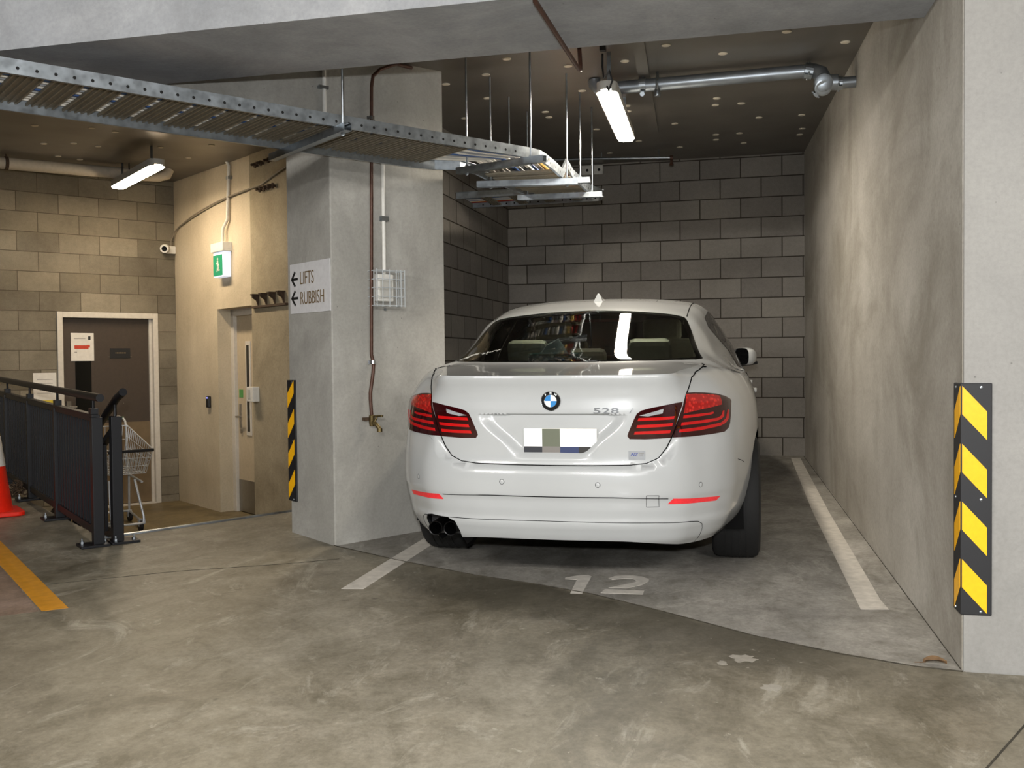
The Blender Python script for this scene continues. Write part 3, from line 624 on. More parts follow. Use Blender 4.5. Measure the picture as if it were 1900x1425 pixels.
# ================================================================ LIFT LOBBY
# door 1: brown door in a white frame
d1 = bpy.data.objects.new('door_1', None); COL.objects.link(d1); d1.location = P(3.27, 10.7, LOB); struct(d1, 'dark brown door in a white frame in the lobby block wall'); V1 = 10.703
mb = MB()
for a, b, z0, z1 in ((D1a, D1a+.055, LOB, DH), (D1b-.055, D1b, LOB, DH), (D1a+.055, D1b-.055, DH-.06, DH)): mb.bo(a, b, V1-.025, V1+.10, z0, z1)
mb.bo(D1b-.085, D1b-.055, V1+.02, V1+.10, LOB, DH-.06); obj('door_frame', mb, M['frame_white'], d1, bevel=.004)
mb = MB(); mb.bo(D1a+.055, D1b-.055, V1+.05, V1+.09, LOB+.012, DH-.06); obj('door_leaf', mb, M['brown_door'], d1)
mb = MB(); mb.bo(D1a+.06, D1b-.06, V1+.046, V1+.05, LOB+.02, .655); obj('kick_plate', mb, M['kick_brown'], d1)
mb = MB(); mb.bo(2.935, 3.095, V1+.045, V1+.052, .62, 1.33); obj('vision_slot', mb, M['dark_glass'], d1)
mb = MB(); mb.bo(3.29, 3.50, V1+.043, V1+.05, 1.345, 1.452); npl = obj('name_plate', mb, M['print_black'], d1)
mb = MB()
for k, (a, b) in enumerate(((3.345, 3.352), (3.358, 3.375), (3.38, 3.388), (3.394, 3.41), (3.415, 3.43), (3.436, 3.452))): mb.bo(a, b, V1+.0415, V1+.043, 1.396, 1.408)
obj('print', mb, M['kick_brown'], d1)
mb = MB()
for u, z in ((3.42, .86), (3.3, .84), (3.39, .43), (3.28, 1.36), (3.51, 1.36)): mb.lathe([(.006, 0), (.005, .004)], P(u, V1+.05, z), -VX, 8)
obj('fixing_screw', mb, M['stainless'], d1)
mb = MB(); mb.bo(D1a, D1b, V1-.02, V1+.1, LOB-.002, LOB+.014); obj('threshold', mb, M['frame_white'], d1)
mb = MB(); mb.bo(2.84, 2.885, V1+.03, V1+.05, .74, .90); mb.tube([P(2.862, V1+.03, .84), P(2.862, V1-.005, .84), P(2.93, V1-.01, .84)], .009, 8); obj('lever_handle', mb, M['stainless'], d1, smooth=True)
# door 2: cream door in the recess
d2o = bpy.data.objects.new('door_2', None); COL.objects.link(d2o); d2o.location = P(4.15, 9.1, LOB); struct(d2o, 'cream door with narrow glass strip in a recess of the cast wall'); U2 = 4.13
mb = MB(); mb.bo(U2, U2+.13, D2b-.075, D2b+.02, LOB, DH); mb.bo(U2, U2+.13, D2a-.1, D2b, DH-.07, DH+.02); obj('door_frame', mb, M['frame_white'], d2o, bevel=.004)
mb = MB(); mb.bo(U2+.035, U2+.075, D2a-.1, D2b-.075, LOB+.01, DH-.07); obj('door_leaf', mb, M['cream'], d2o)
mb = MB(); mb.bo(U2+.025, U2+.036, 9.16, 9.275, .55, 1.50); obj('vision_frame', mb, M['frame_white'], d2o, bevel=.003)
mb = MB(); mb.bo(U2+.022, U2+.027, 9.19, 9.245, .59, 1.46); obj('vision_glass', mb, M['dark_glass'], d2o)
mb = MB(); mb.bo(U2+.03, U2+.036, D2a-.1, D2b-.08, LOB+.01, .09); obj('kick_plate', mb, M['stainless'], d2o)
mb = MB(); mb.bo(U2+.026, U2+.036, 9.405, 9.445, .62, .86); mb.tube([P(U2+.03, 9.42, .735), P(U2-.02, 9.42, .735), P(U2-.02, 9.32, .735)], .009, 8); mb.lathe([(.02, 0), (.02, .012)], P(U2+.03, 9.40, .585), -UX, 12); obj('lever_handle', mb, M['stainless'], d2o, smooth=True)
mb = MB(); mb.bo(U2+.031, U2+.036, 9.36, 9.45, .93, 1.01); obj('green_sticker', mb, plain('green_sticker', '4f8f4a', .6), d2o)
mb = MB(); mb.bo(U2-.02, U2+.035, D2a-.05, D2a+.07, DH-.14, DH-.08); obj('door_closer', mb, M['stainless'], d2o)
# notices
def notice(label, u0, u1, z0, z1, v, prints):
    t = thing('paper_notice', label, 'notice', P((u0+u1)/2, v, z0)); mb = MB(); mb.bo(u0, u1, v-.0015, v, z0, z1); obj('sheet', mb, M['paper'], t)
    for nm, mt, a, b, c, d in prints:
        mb = MB()
        for k in range(len(a) if isinstance(a, list) else 1): mb.bo(*( (a[k], b[k], v-.0025, v-.0015, c[k], d[k]) if isinstance(a, list) else (a, b, v-.0025, v-.0015, c, d)))
        obj(nm, mb, mt, t)
notice('white notice with a red panel taped on the brown door', 2.895, 3.125, 1.318, 1.612, V1+.044, [
    ('red_panel', M['print_red'], [2.93, 3.05, 3.05], [3.05, 3.085, 3.07], [1.445, 1.46, 1.445], [1.482, 1.487, 1.46]), ('grey_print', M['print_grey'], [2.925, 2.93], [3.04, 2.955], [1.549, 1.407], [1.554, 1.415]), ('emblem', M['print_black'], 3.068, 3.092, 1.54, 1.578)])
notice('white notice with a yellow foot on the block wall beside the brown door', 2.515, 2.735, .86, 1.20, V1-.001, [
    ('grey_print', M['print_grey'], [2.55]*4, [2.70]*4, [1.13, 1.09, 1.05, .99], [1.134, 1.094, 1.054, .994]), ('yellow_foot', plain('yellow_print', 'c9b23a', .8), 2.56, 2.73, .865, .92)])
# camera
t = thing('security_camera', 'white bullet camera at the corner of the lobby block wall', 'camera', P(3.93, 10.6, 2.53))
mb = MB(); mb.bo(3.89, 3.985, V1-.05, V1, 2.49, 2.575); obj('junction_box', mb, M['white_plastic'], t, bevel=.006)
cx = P(3.86, V1-.07, 2.54); ax = (P(0, -.9, -.15)-UX*.5).normalized(); mb = MB(); mb.lathe([(.0, -.07), (.035, -.07), (.046, -.05), (.048, .05), (.044, .06)], cx, ax, 18); obj('camera_body', mb, M['white_plastic'], t, smooth=True)
mb = MB(); mb.lathe([(.026, .055), (.028, .066), (.0, .067)], cx, ax, 16); obj('lens', mb, M['dark_glass'], t, smooth=True)
t = thing('cable', 'thin grey conduit running along the cast wall from the security camera', 'conduit', P(3.95, 10.6, 2.6))
pts = [P(3.945, V1-.02, 2.575), P(3.945, V1-.02, 2.64), P(3.965, V1-.08, 2.73), P(3.975, V1-.2, 2.775)]+[P(3.962, 10.4-.28*k, 2.80+.035*math.sin(k*.5)+.02*k) for k in range(1, 8)]+[P(3.955, 8.0, 3.0), P(3.955, 7.6, 3.04)]
obj('tube', MB().tube(pts, .008, 8), plain('dark_grey_conduit', '857c6c', .6), t, smooth=True)
# exit sign with its conduit
t = thing('exit_sign', 'lit green and white exit sign box on the cast wall', 'exit sign', P(3.95, 9.3, 2.14)); xu = 3.99
mb = MB(); mb.bo(xu-.10, xu, 9.165, 9.465, 2.385, 2.475); obj('housing', mb, M['white_plastic'], t, bevel=.006)
mb = MB(); mb.bo(xu-.082, xu-.004, 9.19, 9.44, 2.135, 2.385); obj('diffuser', mb, M['white_lit'], t, bevel=.006)
mb = MB(); mb.bo(xu-.0845, xu-.0825, 9.215, 9.437, 2.15, 2.355); gp = obj('green_panel', mb, M['green_exit'], t)
mb = MB(); v_ = 9.325; u_ = xu-.0855
mb.lathe([(.013, 0), (.013, .001)], P(u_, v_, 2.315), -UX, 12)
for c, a, b in (((v_, 2.27), (.004, .028), (.016, -.002)), ((v_-.018, 2.262), (.018, .012), (-.004, .005)), ((v_+.02, 2.275), (.018, -.008), (.004, .005)), ((v_+.012, 2.215), (.010, -.028), (.007, .003)), ((v_-.015, 2.22), (.012, -.020), (-.007, -.003)), ((v_-.036, 2.203), (.016, -.002), (.001, .006))):
    mb.box(P(u_, c[0], c[1]), VX*a[0]+ZX*a[1], UX*.0006, VX*b[0]+ZX*b[1])
obj('running_figure', mb, M['white_plastic'], t)
t = thing('conduit', 'white conduit from the lobby ceiling down to the exit sign', 'conduit', P(3.97, 9.2, 2.9)); mb = MB(); mb.tube([P(3.945, 9.30, 2.47), P(3.95, 9.285, 2.62), P(3.966, 9.21, 2.70), P(3.966, 9.16, 3.22), P(3.96, 9.2, 3.27)], .016, 10); obj('tube', mb, M['white_plastic'], t, smooth=True)
mb = MB(); mb.bo(3.955, 3.99, 9.13, 9.21, 3.09, 3.12); obj('saddle', mb, M['galv'], t)
# small wall devices
t = thing('wall_switch', 'small white switch box beside the cream door', 'switch', P(3.96, 8.63, .98)); mb = MB(); mb.bo(3.905, 3.975, 8.565, 8.70, .915, 1.055); obj('housing', mb, M['white_plastic'], t, bevel=.006); mb = MB(); mb.bo(3.900, 3.906, 8.62, 8.675, .945, 1.03); obj('rocker', mb, M['grey_plastic'], t)
t = thing('card_reader', 'small black card reader on the cast wall left of the cream door', 'card reader', P(3.97, 9.79, .88)); mb = MB(); mb.bo(3.96, 3.99, 9.755, 9.83, .82, .94); obj('housing', mb, M['black_plastic'], t, bevel=.008); mb = MB(); mb.bo(3.957, 3.9605, 9.775, 9.81, .915, .93); obj('status_light', mb, emit('blue_status_light', '8f8fe0', 1.2), t)
# steel brackets on the rough panel
for row, (z, vs, lab, where) in enumerate(((1.885, (8.56, 8.385, 8.21, 8.03), 'rusty gusset bracket', 'of the row beside the LIFTS sign'), (2.88, (8.43, 8.34, 8.25, 8.16), 'rusty bolt stub', 'of the middle row on the rough panel'), (3.12, (8.52, 8.40, 8.24), 'rusty bolt stub', 'of the row just under the cable tray'))):
    for k, v_ in enumerate(vs):
        nth = ['first', 'second', 'third', 'last'][k if len(vs) == 4 or k < 2 else 3]
        t = thing('steel_bracket' if row == 0 else 'bolt_stub', '%s, %s from the left %s' % (lab, nth, where), 'bracket' if row == 0 else 'bolt', P(3.96, v_, z), 'steel stubs on the rough panel')
        if row == 0:
            mb = MB(); mb.prism([P(3.975, v_-.012, z+.03), P(3.975, v_-.012, z-.08), P(3.955, v_-.012, z-.02), P(3.915, v_-.012, z+.005), P(3.91, v_-.012, z+.03)], VX*.024); obj('gusset', mb, M['rust'], t)
            mb = MB(); mb.box(P(3.94, v_, z+.034), UX*.036, VX*.026, ZX*.006); obj('plate', mb, M['rust'], t)
        else:
            mb = MB(); mb.tube([P(3.975, v_, z), P(3.93, v_+.01*(k-1), z+.004), P(3.90, v_+.012*(k-1), z-.006)], .012, 8); obj('shank', mb, M['rust'], t)
            mb = MB(); mb.lathe([(.026, -.008), (.026, .008)], P(3.945, v_, z), UX, 6); obj('nut', mb, M['rust'], t)
mb = MB(); mb.bo(3.945, 3.975, 7.95, 8.66, 1.795, 1.815); o = obj('steel_ledge', mb, M['rust'], loc=P(3.96, 8.3, 1.8)); tag(o, 'thin dark steel ledge across the rough panel above the cream door', 'ledge')

# ================================================================ FENCE, TROLLEY, CONE
F0 = Vector((-3.955, 5.235, 0)); fd = Vector((-.7635, .6458, 0)); fn = Vector((.6458, .7635, 0))
def FP(s, h, off=0.0): q = F0+fd*s+fn*off; return Vector((q.x, q.y, fz(q.x, q.y)+h))
t = thing('railing', 'dark steel railing with round handrail beside the sunken lobby', 'railing', FP(2.2, 0)); LEN = 4.25
posts = [0.0, 1.14, 2.20, 3.28, 4.2]
for s in posts:
    mb = MB(); mb.box((FP(s, 0)+FP(s, .80))/2, fd*(.032 if s == 0 else .025), fn*.032, ZX*.40); po = obj('post', mb, M['black_steel'], t, bevel=.003)
    mb = MB(); mb.box(FP(s, .008, -.03), fd*.075, fn*.085, ZX*.008); obj('base_plate', mb, M['black_steel'], t, bevel=.002)
    mb = MB()
    for a_ in (-.09, .045): mb.lathe([(.013, .016), (.013, .032), (.006, .034), (.006, .05)], FP(s+.03, 0, a_), ZX, 6)
    obj('anchor_bolt', mb, M['galv'], t)
mb = MB(); mb.box((FP(0, .795)+FP(LEN, .795))/2, (FP(LEN, .795)-FP(0, .795))/2, fn*.024, ZX*.022); obj('top_rail', mb, M['black_steel'], t, bevel=.003)
mb = MB(); mb.box((FP(0, .09)+FP(LEN, .09))/2, (FP(LEN, .09)-FP(0, .09))/2, fn*.02, ZX*.024); obj('bottom_rail', mb, M['black_steel'], t, bevel=.003)
mb = MB(); mb.tube([FP(-.12, .925), FP(0, .925), FP(2, .925), FP(LEN, .925)], .0245, 16); obj('handrail', mb, M['black_steel'], t, smooth=True)
for s in (0.06, 1.14, 2.20, 3.28):
    mb = MB(); mb.tube([FP(s, .80), FP(s, .91)], .009, 8); mb.box(FP(s, .835), fd*.035, fn*.022, ZX*.018); obj('rail_bracket', mb, M['black_steel'], t)
n_b = 0; s = .10
while s < LEN-.05:
    if min(abs(s-q) for q in posts) > .05:
        mb = MB(); mb.box((FP(s, .10)+FP(s, .78))/2, fd*.008, fn*.012, (FP(s, .78)-FP(s, .10))/2); obj('baluster', mb, M['black_steel'], t); n_b += 1
    s += .082
# second railing, its handrail runs down to the lobby
H0 = F0+fn*.115
def HP(s, h, off=0.0): q = H0+fd*s+fn*off; return Vector((q.x, q.y, fz(H0.x, H0.y)+h))
t = thing('ramp_railing', 'short dark post with a sloping handrail right of the long railing', 'railing', HP(0, 0))
mb = MB(); mb.box((HP(0, 0)+HP(0, .80))/2, fd*.032, fn*.032, ZX*.40); obj('post', mb, M['black_steel'], t, bevel=.003)
mb = MB(); mb.box(HP(0, .008, .035), fd*.075, fn*.085, ZX*.008); obj('base_plate', mb, M['black_steel'], t, bevel=.002)
mb = MB()
for a_ in (-.02, .09): mb.lathe([(.013, .016), (.013, .032), (.006, .034), (.006, .05)], HP(-.03, 0, a_), ZX, 6)
obj('anchor_bolt', mb, M['galv'], t)
mb = MB(); mb.tube([HP(-.20, .955), HP(-.05, .915), HP(.4, .73), HP(1.2, .41), HP(2.1, .05)], .0245, 16); obj('handrail', mb, M['black_steel'], t, smooth=True)
mb = MB(); mb.tube([HP(0, .80), HP(0, .89)], .010, 8); obj('rail_bracket', mb, M['black_steel'], t)
mb = MB(); mb.box((HP(0.02, .72)+HP(2.1, -.10))/2, (HP(2.1, -.10)-HP(.02, .72))/2, fn*.018, ZX*.02); mb.box((HP(0.02, .06)+HP(2.1, -.30))/2, (HP(2.1, -.30)-HP(.02, .06))/2, fn*.018, ZX*.02); obj('sloping_rail', mb, M['black_steel'], t)
mb = MB(); q = HP(2.1, 0); mb.tube([Vector((q.x, q.y, LOB)), Vector((q.x, q.y, q.z-.06))], .025, 10); obj('post', mb, M['black_steel'], t)
for k in range(12):
    s = .12+.16*k; a_ = HP(s, .06-.173*s); b_ = HP(s, .72-.394*s); mb = MB(); mb.box((a_+b_)/2, fd*.007, fn*.010, (b_-a_)/2); obj('baluster', mb, M['black_steel'], t)

# shopping trolley in the lobby
T0 = P(2.86, 9.38, LOB); td = (-VX).normalized(); ts = Vector((td.y, -td.x, 0))*-1      # td: towards the front of the trolley
def TP(a, b, h): return T0+td*a+ts*b+ZX*h
t = thing('shopping_trolley', 'chrome wire shopping trolley parked in the lift lobby behind the railing', 'trolley', T0)
B0 = [TP(-.30, s_*.24, .98) for s_ in (-1, 1)]
back_h, front_h = .93, .76; bb, fb = .54, .46; W0, W1 = .25, .19
def basket_pt(a, b, k):      # a 0..1 back to front, b -1..1 side, k 0 bottom .. 1 top
    w_ = (W0+(W1-W0)*a)*(.82+.18*k); ln = -.30+a*(.78+.10*k); top_ = back_h+(front_h-back_h)*a; bot = bb+(fb-bb)*a*0-.0
    return TP(ln, b*w_, bot+(top_-bot)*k)
M['wire'] = plain('zinc_wire', 'c8cdd2', .35, .5)
mb = MB()
for b in (-1, 1):
    for i in range(15): mb.tube([basket_pt(i/14, b, 0), basket_pt(i/14, b, 1)], .003, 5)
    for k in (.0, .25, .5, .75): mb.tube([basket_pt(0, b, k), basket_pt(1, b, k)], .0026, 5)
for i in range(13):
    b = -1+2*i/12; mb.tube([basket_pt(1, b, 1), basket_pt(1, b, 0), basket_pt(0, b, 0)], .003, 5); mb.tube([basket_pt(0, b, 0), basket_pt(0, b, 1)], .0022, 5)
for k in (0, .33, .66):
    mb.tube([basket_pt(1, -1, k), basket_pt(1, 1, k)], .0028, 5); mb.tube([basket_pt(0, -1, k), basket_pt(0, 1, k)], .0028, 5)
for i in (2, 5, 8, 11): mb.tube([basket_pt(i/14, -1, 0), basket_pt(i/14, 1, 0)], .0028, 5)
obj('wire_basket', mb, M['wire'], t)
mb = MB(); mb.tube([basket_pt(0, -1, 1), basket_pt(1, -1, 1), basket_pt(1, 1, 1), basket_pt(0, 1, 1), basket_pt(0, -1, 1)], .006, 6); obj('basket_rim', mb, M['wire'], t)
mb = MB(); mb.box((basket_pt(1, -1, .97)+basket_pt(1, 1, .97))/2, (basket_pt(1, 1, .97)-basket_pt(1, -1, .97))/2*1.05, td*.012, ZX*.014); obj('front_bumper', mb, M['black_plastic'], t, bevel=.006)
mb = MB(); mb.tube([TP(-.40, -.25, 1.0), TP(-.40, .25, 1.0)], .016, 10); obj('handle', mb, plain('green_black_handle', '1d3a22', .5), t, smooth=True)
mb = MB()
for b in (-.24, .24): mb.tube([TP(-.40, b, 1.0), TP(-.33, b, .97), TP(-.30, b, .90), TP(-.26, b*.95, .52), TP(-.20, b*.95, .46), TP(.30, b*.75, .44)], .011, 8)
for b in (-.19, .19): mb.tube([TP(.30, b*.6, .47), TP(.44, b*.75, .14), TP(.45, b*.75, .08), TP(-.28, b*1.3, .10), TP(-.24, b*1.25, .48)], .011, 8)
mb.tube([TP(.45, -.145, .08), TP(.45, .145, .08)], .011, 8); mb.tube([TP(-.28, -.25, .10), TP(-.28, .25, .10)], .011, 8); obj('frame', mb, M['wire'], t, smooth=True)
for a_, b in ((.36, -.14), (.36, .14), (-.28, -.25), (-.28, .25)):
    c = TP(a_, b, .05); mb = MB(); mb.lathe([(.018, -.014), (.05, -.013), (.05, .013), (.018, .014)], c, ts, 16); obj('wheel', mb, M['black_rub'], t, smooth=True)
    mb = MB(); mb.box(c+ZX*.045-td*.01, td*.025, ts*.018, ZX*.012); mb.box(c+ZX*.02+ts*.017, td*.012, ts*.002, ZX*.03); mb.box(c+ZX*.02-ts*.017, td*.012, ts*.002, ZX*.03); obj('caster_fork', mb, M['wire'], t)

# traffic cone
cc = G(-5.45, 6.02); t = thing('traffic_cone', 'orange traffic cone with white collar at the left edge', 'traffic cone', cc)
mb = MB(); cd = fd.normalized(); cs = fn.normalized(); rr = .20; pts = []
for q in range(4):
    for k in range(5):
        an = math.pi/2*q+math.pi/2*k/4; sx_, sy_ = (1 if q in (0, 3) else -1), (1 if q in (0, 1) else -1); pts.append(cc+cd*(sx_*.15+.05*math.cos(an))+cs*(sy_*.15+.05*math.sin(an)))
mb.prism(pts, ZX*.032); obj('base', mb, M['orange_cone'], t, bevel=.008)
mb = MB(); mb.lathe([(.150, .03), (.142, .05), (.135, .08), (.030, .86), (.026, .875), (.0, .876)], cc, ZX, 32); obj('cone_body', mb, M['orange_cone'], t, smooth=True)
mb = MB(); mb.lathe([(.0975, .36), (.0995, .362), (.070, .58), (.0675, .582)], cc, ZX, 32); col_ = obj('collar', mb, M['collar'], t, smooth=True)
mb = MB(); mb.lathe([(.0678, .582), (.0700, .584), (.066, .612), (.0637, .614)], cc, ZX, 32); obj('gold_band', mb, plain('faded_gold_band', '6b5a22', .5), t, smooth=True)
# heap of rusty chain at the railing foot
ch = G(-5.90, 6.80); t = thing('chain_heap', 'small heap of rusty chain on the floor behind the traffic cone', 'chain', ch); mb = MB(); rnd = random.Random(3)
for k in range(34):
    an = rnd.random()*6.28; r_ = rnd.random()**.7*.085; h = .012+max(0, .085-r_)*rnd.random()*1.6; c = ch+Vector((r_*math.cos(an), r_*math.sin(an), h)); nrm = Vector((rnd.uniform(-1, 1), rnd.uniform(-1, 1), rnd.uniform(-.6, 1))).normalized(); e1 = nrm.orthogonal().normalized(); e2 = nrm.cross(e1)
    c.z = max(c.z, ch.z+.03)
    mb.tube([c+e1*.026*math.cos(q*math.pi/5)+e2*.016*math.sin(q*math.pi/5) for q in range(10)], .0055, 5, closed=True)
obj('links', mb, M['rust'], t, smooth=True)

# ================================================================ PAINT AND LITTER ON THE FLOOR
def paint(name, poly, mat, h=.0012):
    mb = MB()
    for pl in (poly if isinstance(poly[0], list) else [poly]): mb.prism([G(x, y, .0002) for x, y in pl], (0, 0, h))
    return mb
t = obj('bay_line', paint('l', [(-2.021, 4.541), (-1.906, 4.561), (-1.885, 5.9), (-1.83, 9.9), (-1.94, 9.9), (-1.995, 5.9)], None), M['white_paint'], loc=G(-1.95, 6)); tag(t, 'white bay line on the left, running from the column under the car', 'floor line')
t = obj('bay_line', paint('l', [(.479, 4.631), (.602, 4.652), (.585, 4.80), (.52, 7.0), (.463, 9.872), (.375, 9.863), (.41, 7.0)], None), M['white_paint'], loc=G(.5, 6)); tag(t, 'white bay line on the right, beside the streaked wall', 'floor line')
t = thing('bay_number', 'white painted bay number 12 on the floor behind the car', 'floor number', G(-.7, 4.85))
obj('digit', paint('d', [(-.866,4.668),(-.808,4.675),(-.815,5.007),(-.84,5.033),(-.878,5.022),(-.946,4.958),(-.942,4.928),(-.879,4.926)], None), M['white_paint'], t)
obj('digit', paint('d', [[(-.721,4.699),(-.516,4.708),(-.516,4.777),(-.71,4.771)], [(-.696,4.801),(-.608,4.808),(-.538,4.883),(-.512,4.959),(-.516,5.003),(-.556,5.047),(-.606,5.061),(-.648,5.057),(-.695,5.036),(-.724,4.985),(-.70,4.957),(-.647,4.992),(-.599,4.994),(-.572,4.961),(-.578,4.929),(-.612,4.892)]], None), M['white_paint'], t)
t = obj('yellow_line', paint('l', [(-3.275, 3.915), (-3.186, 3.987), (-5.05, 5.548), (-7.5, 7.62), (-7.58, 7.55), (-5.135, 5.47)], None), M['yellow_paint'], loc=G(-4, 4.6)); tag(t, 'yellow floor line running to the railing at the left edge', 'floor line')
t = obj('walkway_paint', paint('l', [(-3.283, 3.912), (-5.14, 5.468), (-7.0, 7.03), (-9, 5.5), (-5.5, 2.2)], None, .0006), M['red_floor'], loc=G(-5, 4)); tag(t, 'faded reddish walkway paint left of the yellow line', 'floor paint')
def blob(cx, cy_, r, n=18, sd=1, sq=1.0):
    rn = random.Random(sd); return [(cx+r*(1+.35*rn.uniform(-1, 1))*math.cos(6.283*k/n), cy_+sq*r*(1+.35*rn.uniform(-1, 1))*math.sin(6.283*k/n)) for k in range(n)]
M['spot'] = plain('pale_paint_spill', '9d978b', .8, var=.1)
for (x, y, r, sd, lab) in ((-.035, 3.86, .045, 2, 'largest pale paint spot on the floor before the bay'), (.063, 3.565, .035, 5, 'pale paint spot on the floor nearest the photographer'), (-.113, 3.795, .022, 8, 'smallest pale paint spot, left of the largest one')):
    t = obj('paint_spot', paint('s', blob(x, y, r, 18, sd), None, .0009), M['spot'], loc=G(x, y)); tag(t, lab, 'spot', 'paint spots on the floor')
lf = thing('dry_leaf', 'small dry brown leaf on the floor at the pillar foot', 'leaf', G(.665, 3.93)); mb = MB(); n_ = 9
for k in range(n_):
    s0, s1 = k/n_, (k+1)/n_
    def lw(s): return .024*math.sin(math.pi*min(1, s*1.02))**.7
    def lz(s, e): return .004+.010*math.sin(math.pi*s)+.010*abs(e)
    q = [G(.63+.085*s0, 3.93-lw(s0), lz(s0, 1)), G(.63+.085*s1, 3.93-lw(s1), lz(s1, 1)), G(.63+.085*s1, 3.932, lz(s1, 0)), G(.63+.085*s0, 3.932, lz(s0, 0)), G(.63+.085*s0, 3.935+lw(s0), lz(s0, 1)), G(.63+.085*s1, 3.935+lw(s1), lz(s1, 1))]
    mb.add(q+[p+ZX*.0012 for p in q], [(0, 1, 2, 3), (3, 2, 5, 4), (9, 8, 7, 6), (10, 11, 8, 9)])
obj('blade', mb, M['leaf'], lf); obj('stalk', MB().tube([G(.60, 3.931, .004), G(.64, 3.931, .006)], .0015, 5), M['leaf'], lf)
# ---- car surface functions (car frame: x right, y forward from the rear end, z up) ----
import bisect, math
def pchip(xs, ys, flat0=False):
    n = len(xs); h = [xs[i+1]-xs[i] for i in range(n-1)]; d = [(ys[i+1]-ys[i])/h[i] for i in range(n-1)]
    m = [0.0]*n
    if n == 2: m = [d[0], d[0]]
    else:
        for i in range(1, n-1):
            if d[i-1]*d[i] <= 0: m[i] = 0.0
            else:
                w1 = 2*h[i]+h[i-1]; w2 = h[i]+2*h[i-1]
                m[i] = (w1+w2)/(w1/d[i-1]+w2/d[i])
        m[0] = 0.0 if flat0 else d[0]; m[-1] = d[-1]
    def f(x):
        if x <= xs[0]: return ys[0]
        if x >= xs[-1]: return ys[-1]
        i = bisect.bisect_right(xs, x)-1; t = (x-xs[i])/h[i]
        return (ys[i]*(1+2*t)*(1-t)**2 + h[i]*m[i]*t*(1-t)**2 + ys[i+1]*t*t*(3-2*t) + h[i]*m[i+1]*t*t*(t-1))
    return f
def sstep(a, b, x):
    t = min(1, max(0, (x-a)/(b-a))); return t*t*(3-2*t)
PLAN = [(0,0),(.2,.005),(.4,.022),(.55,.06),(.635,.105),(.71,.18),(.79,.28),(.843,.38),(.878,.5),(.915,.65),(.953,.85),(.985,1.1),(.99,1.6),(.98,2.4),(.975,3.3),(.955,4.0),(.91,4.4),(.80,4.72),(.6,4.9),(.3,4.99),(0,5.02)]
def catmull(pts, sub):
    out = []
    P = [(-pts[1][0], pts[1][1])]+list(pts)+[(-pts[-2][0], pts[-2][1])]
    for i in range(1, len(P)-2):
        p0, p1, p2, p3 = P[i-1], P[i], P[i+1], P[i+2]
        t0 = 0; t1 = t0+math.dist(p0,p1)**.5; t2 = t1+math.dist(p1,p2)**.5; t3 = t2+math.dist(p2,p3)**.5
        for k in range(sub):
            t = t1+(t2-t1)*k/sub
            L = lambda a, b, ta, tb: tuple(((tb-t)*a[j]+(t-ta)*b[j])/(tb-ta) for j in (0,1))
            A1 = L(p0,p1,t0,t1); A2 = L(p1,p2,t1,t2); A3 = L(p2,p3,t2,t3)
            B1 = L(A1,A2,t0,t2); B2 = L(A2,A3,t1,t3)
            out.append(L(B1,B2,t1,t2))
    out.append(pts[-1]); return out
_pl = catmull(PLAN, 24)
_al = [0.0]
for i in range(1, len(_pl)): _al.append(_al[-1]+math.dist(_pl[i], _pl[i-1]))
AMAX = _al[-1]
def plan(a):
    """point and outward normal of the plan curve at signed arc length a"""
    s = 1 if a >= 0 else -1; a = min(abs(a), AMAX-1e-6)
    i = min(bisect.bisect_right(_al, a)-1, len(_pl)-2); t = (a-_al[i])/(_al[i+1]-_al[i])
    def tang(k):
        p, q = _pl[max(k-1,0)], _pl[min(k+1,len(_pl)-1)]
        if k == 0: return (1.0, 0.0)
        if k == len(_pl)-1: return (-1.0, 0.0)
        d = math.dist(p,q); return ((q[0]-p[0])/d, (q[1]-p[1])/d)
    x = _pl[i][0]*(1-t)+_pl[i+1][0]*t; y = _pl[i][1]*(1-t)+_pl[i+1][1]*t
    ta, tb = tang(i), tang(i+1); tx = ta[0]*(1-t)+tb[0]*t; ty = ta[1]*(1-t)+tb[1]*t; l = math.hypot(tx,ty)
    return s*x, y, s*ty/l, -tx/l
def a_of(x, y0=None):
    """arc length for a rear half-width x (rear half of the curve)"""
    for i in range(len(_pl)):
        if _pl[i][0] >= x: return _al[i]
    return _al[-1]
PR = pchip([.20,.25,.28,.33,.372,.384,.44,.500,.506,.56,.62,.640,.652,.70,.8,.9,.965,.98,1.03,1.06,1.09],
           [-.14,-.105,-.072,-.045,-.030,-.034,-.024,-.012,-.003,0,-.003,-.014,-.046,-.05,-.047,-.046,-.05,-.049,-.036,-.022,-.03])
PC = pchip([.20,.25,.28,.33,.372,.384,.44,.500,.506,.56,.62,.70,.775,.9,.965,.98,1.03,1.06,1.09],
           [-.14,-.105,-.072,-.045,-.030,-.034,-.024,-.012,-.003,0,-.003,-.018,-.04,-.046,-.05,-.049,-.036,-.022,-.03])
_seam = pchip([.640,.658,.682,.7266,.7766,.8814,.9674,1.06],[.42,.4626,.5235,.5651,.5958,.6516,.7083,.80])
def PRm(a, z):
    if z < .60 or z > .93: return PC(z)
    m = 1-sstep(0,.055,abs(a)-_seam(z)-.004); return PR(z)*m+PC(z)*(1-m)
PS = pchip([.20,.25,.30,.40,.55,.75,.85,.93,1.0,1.1],[-.15,-.115,-.065,-.022,0,0,-.006,-.02,-.03,-.035])
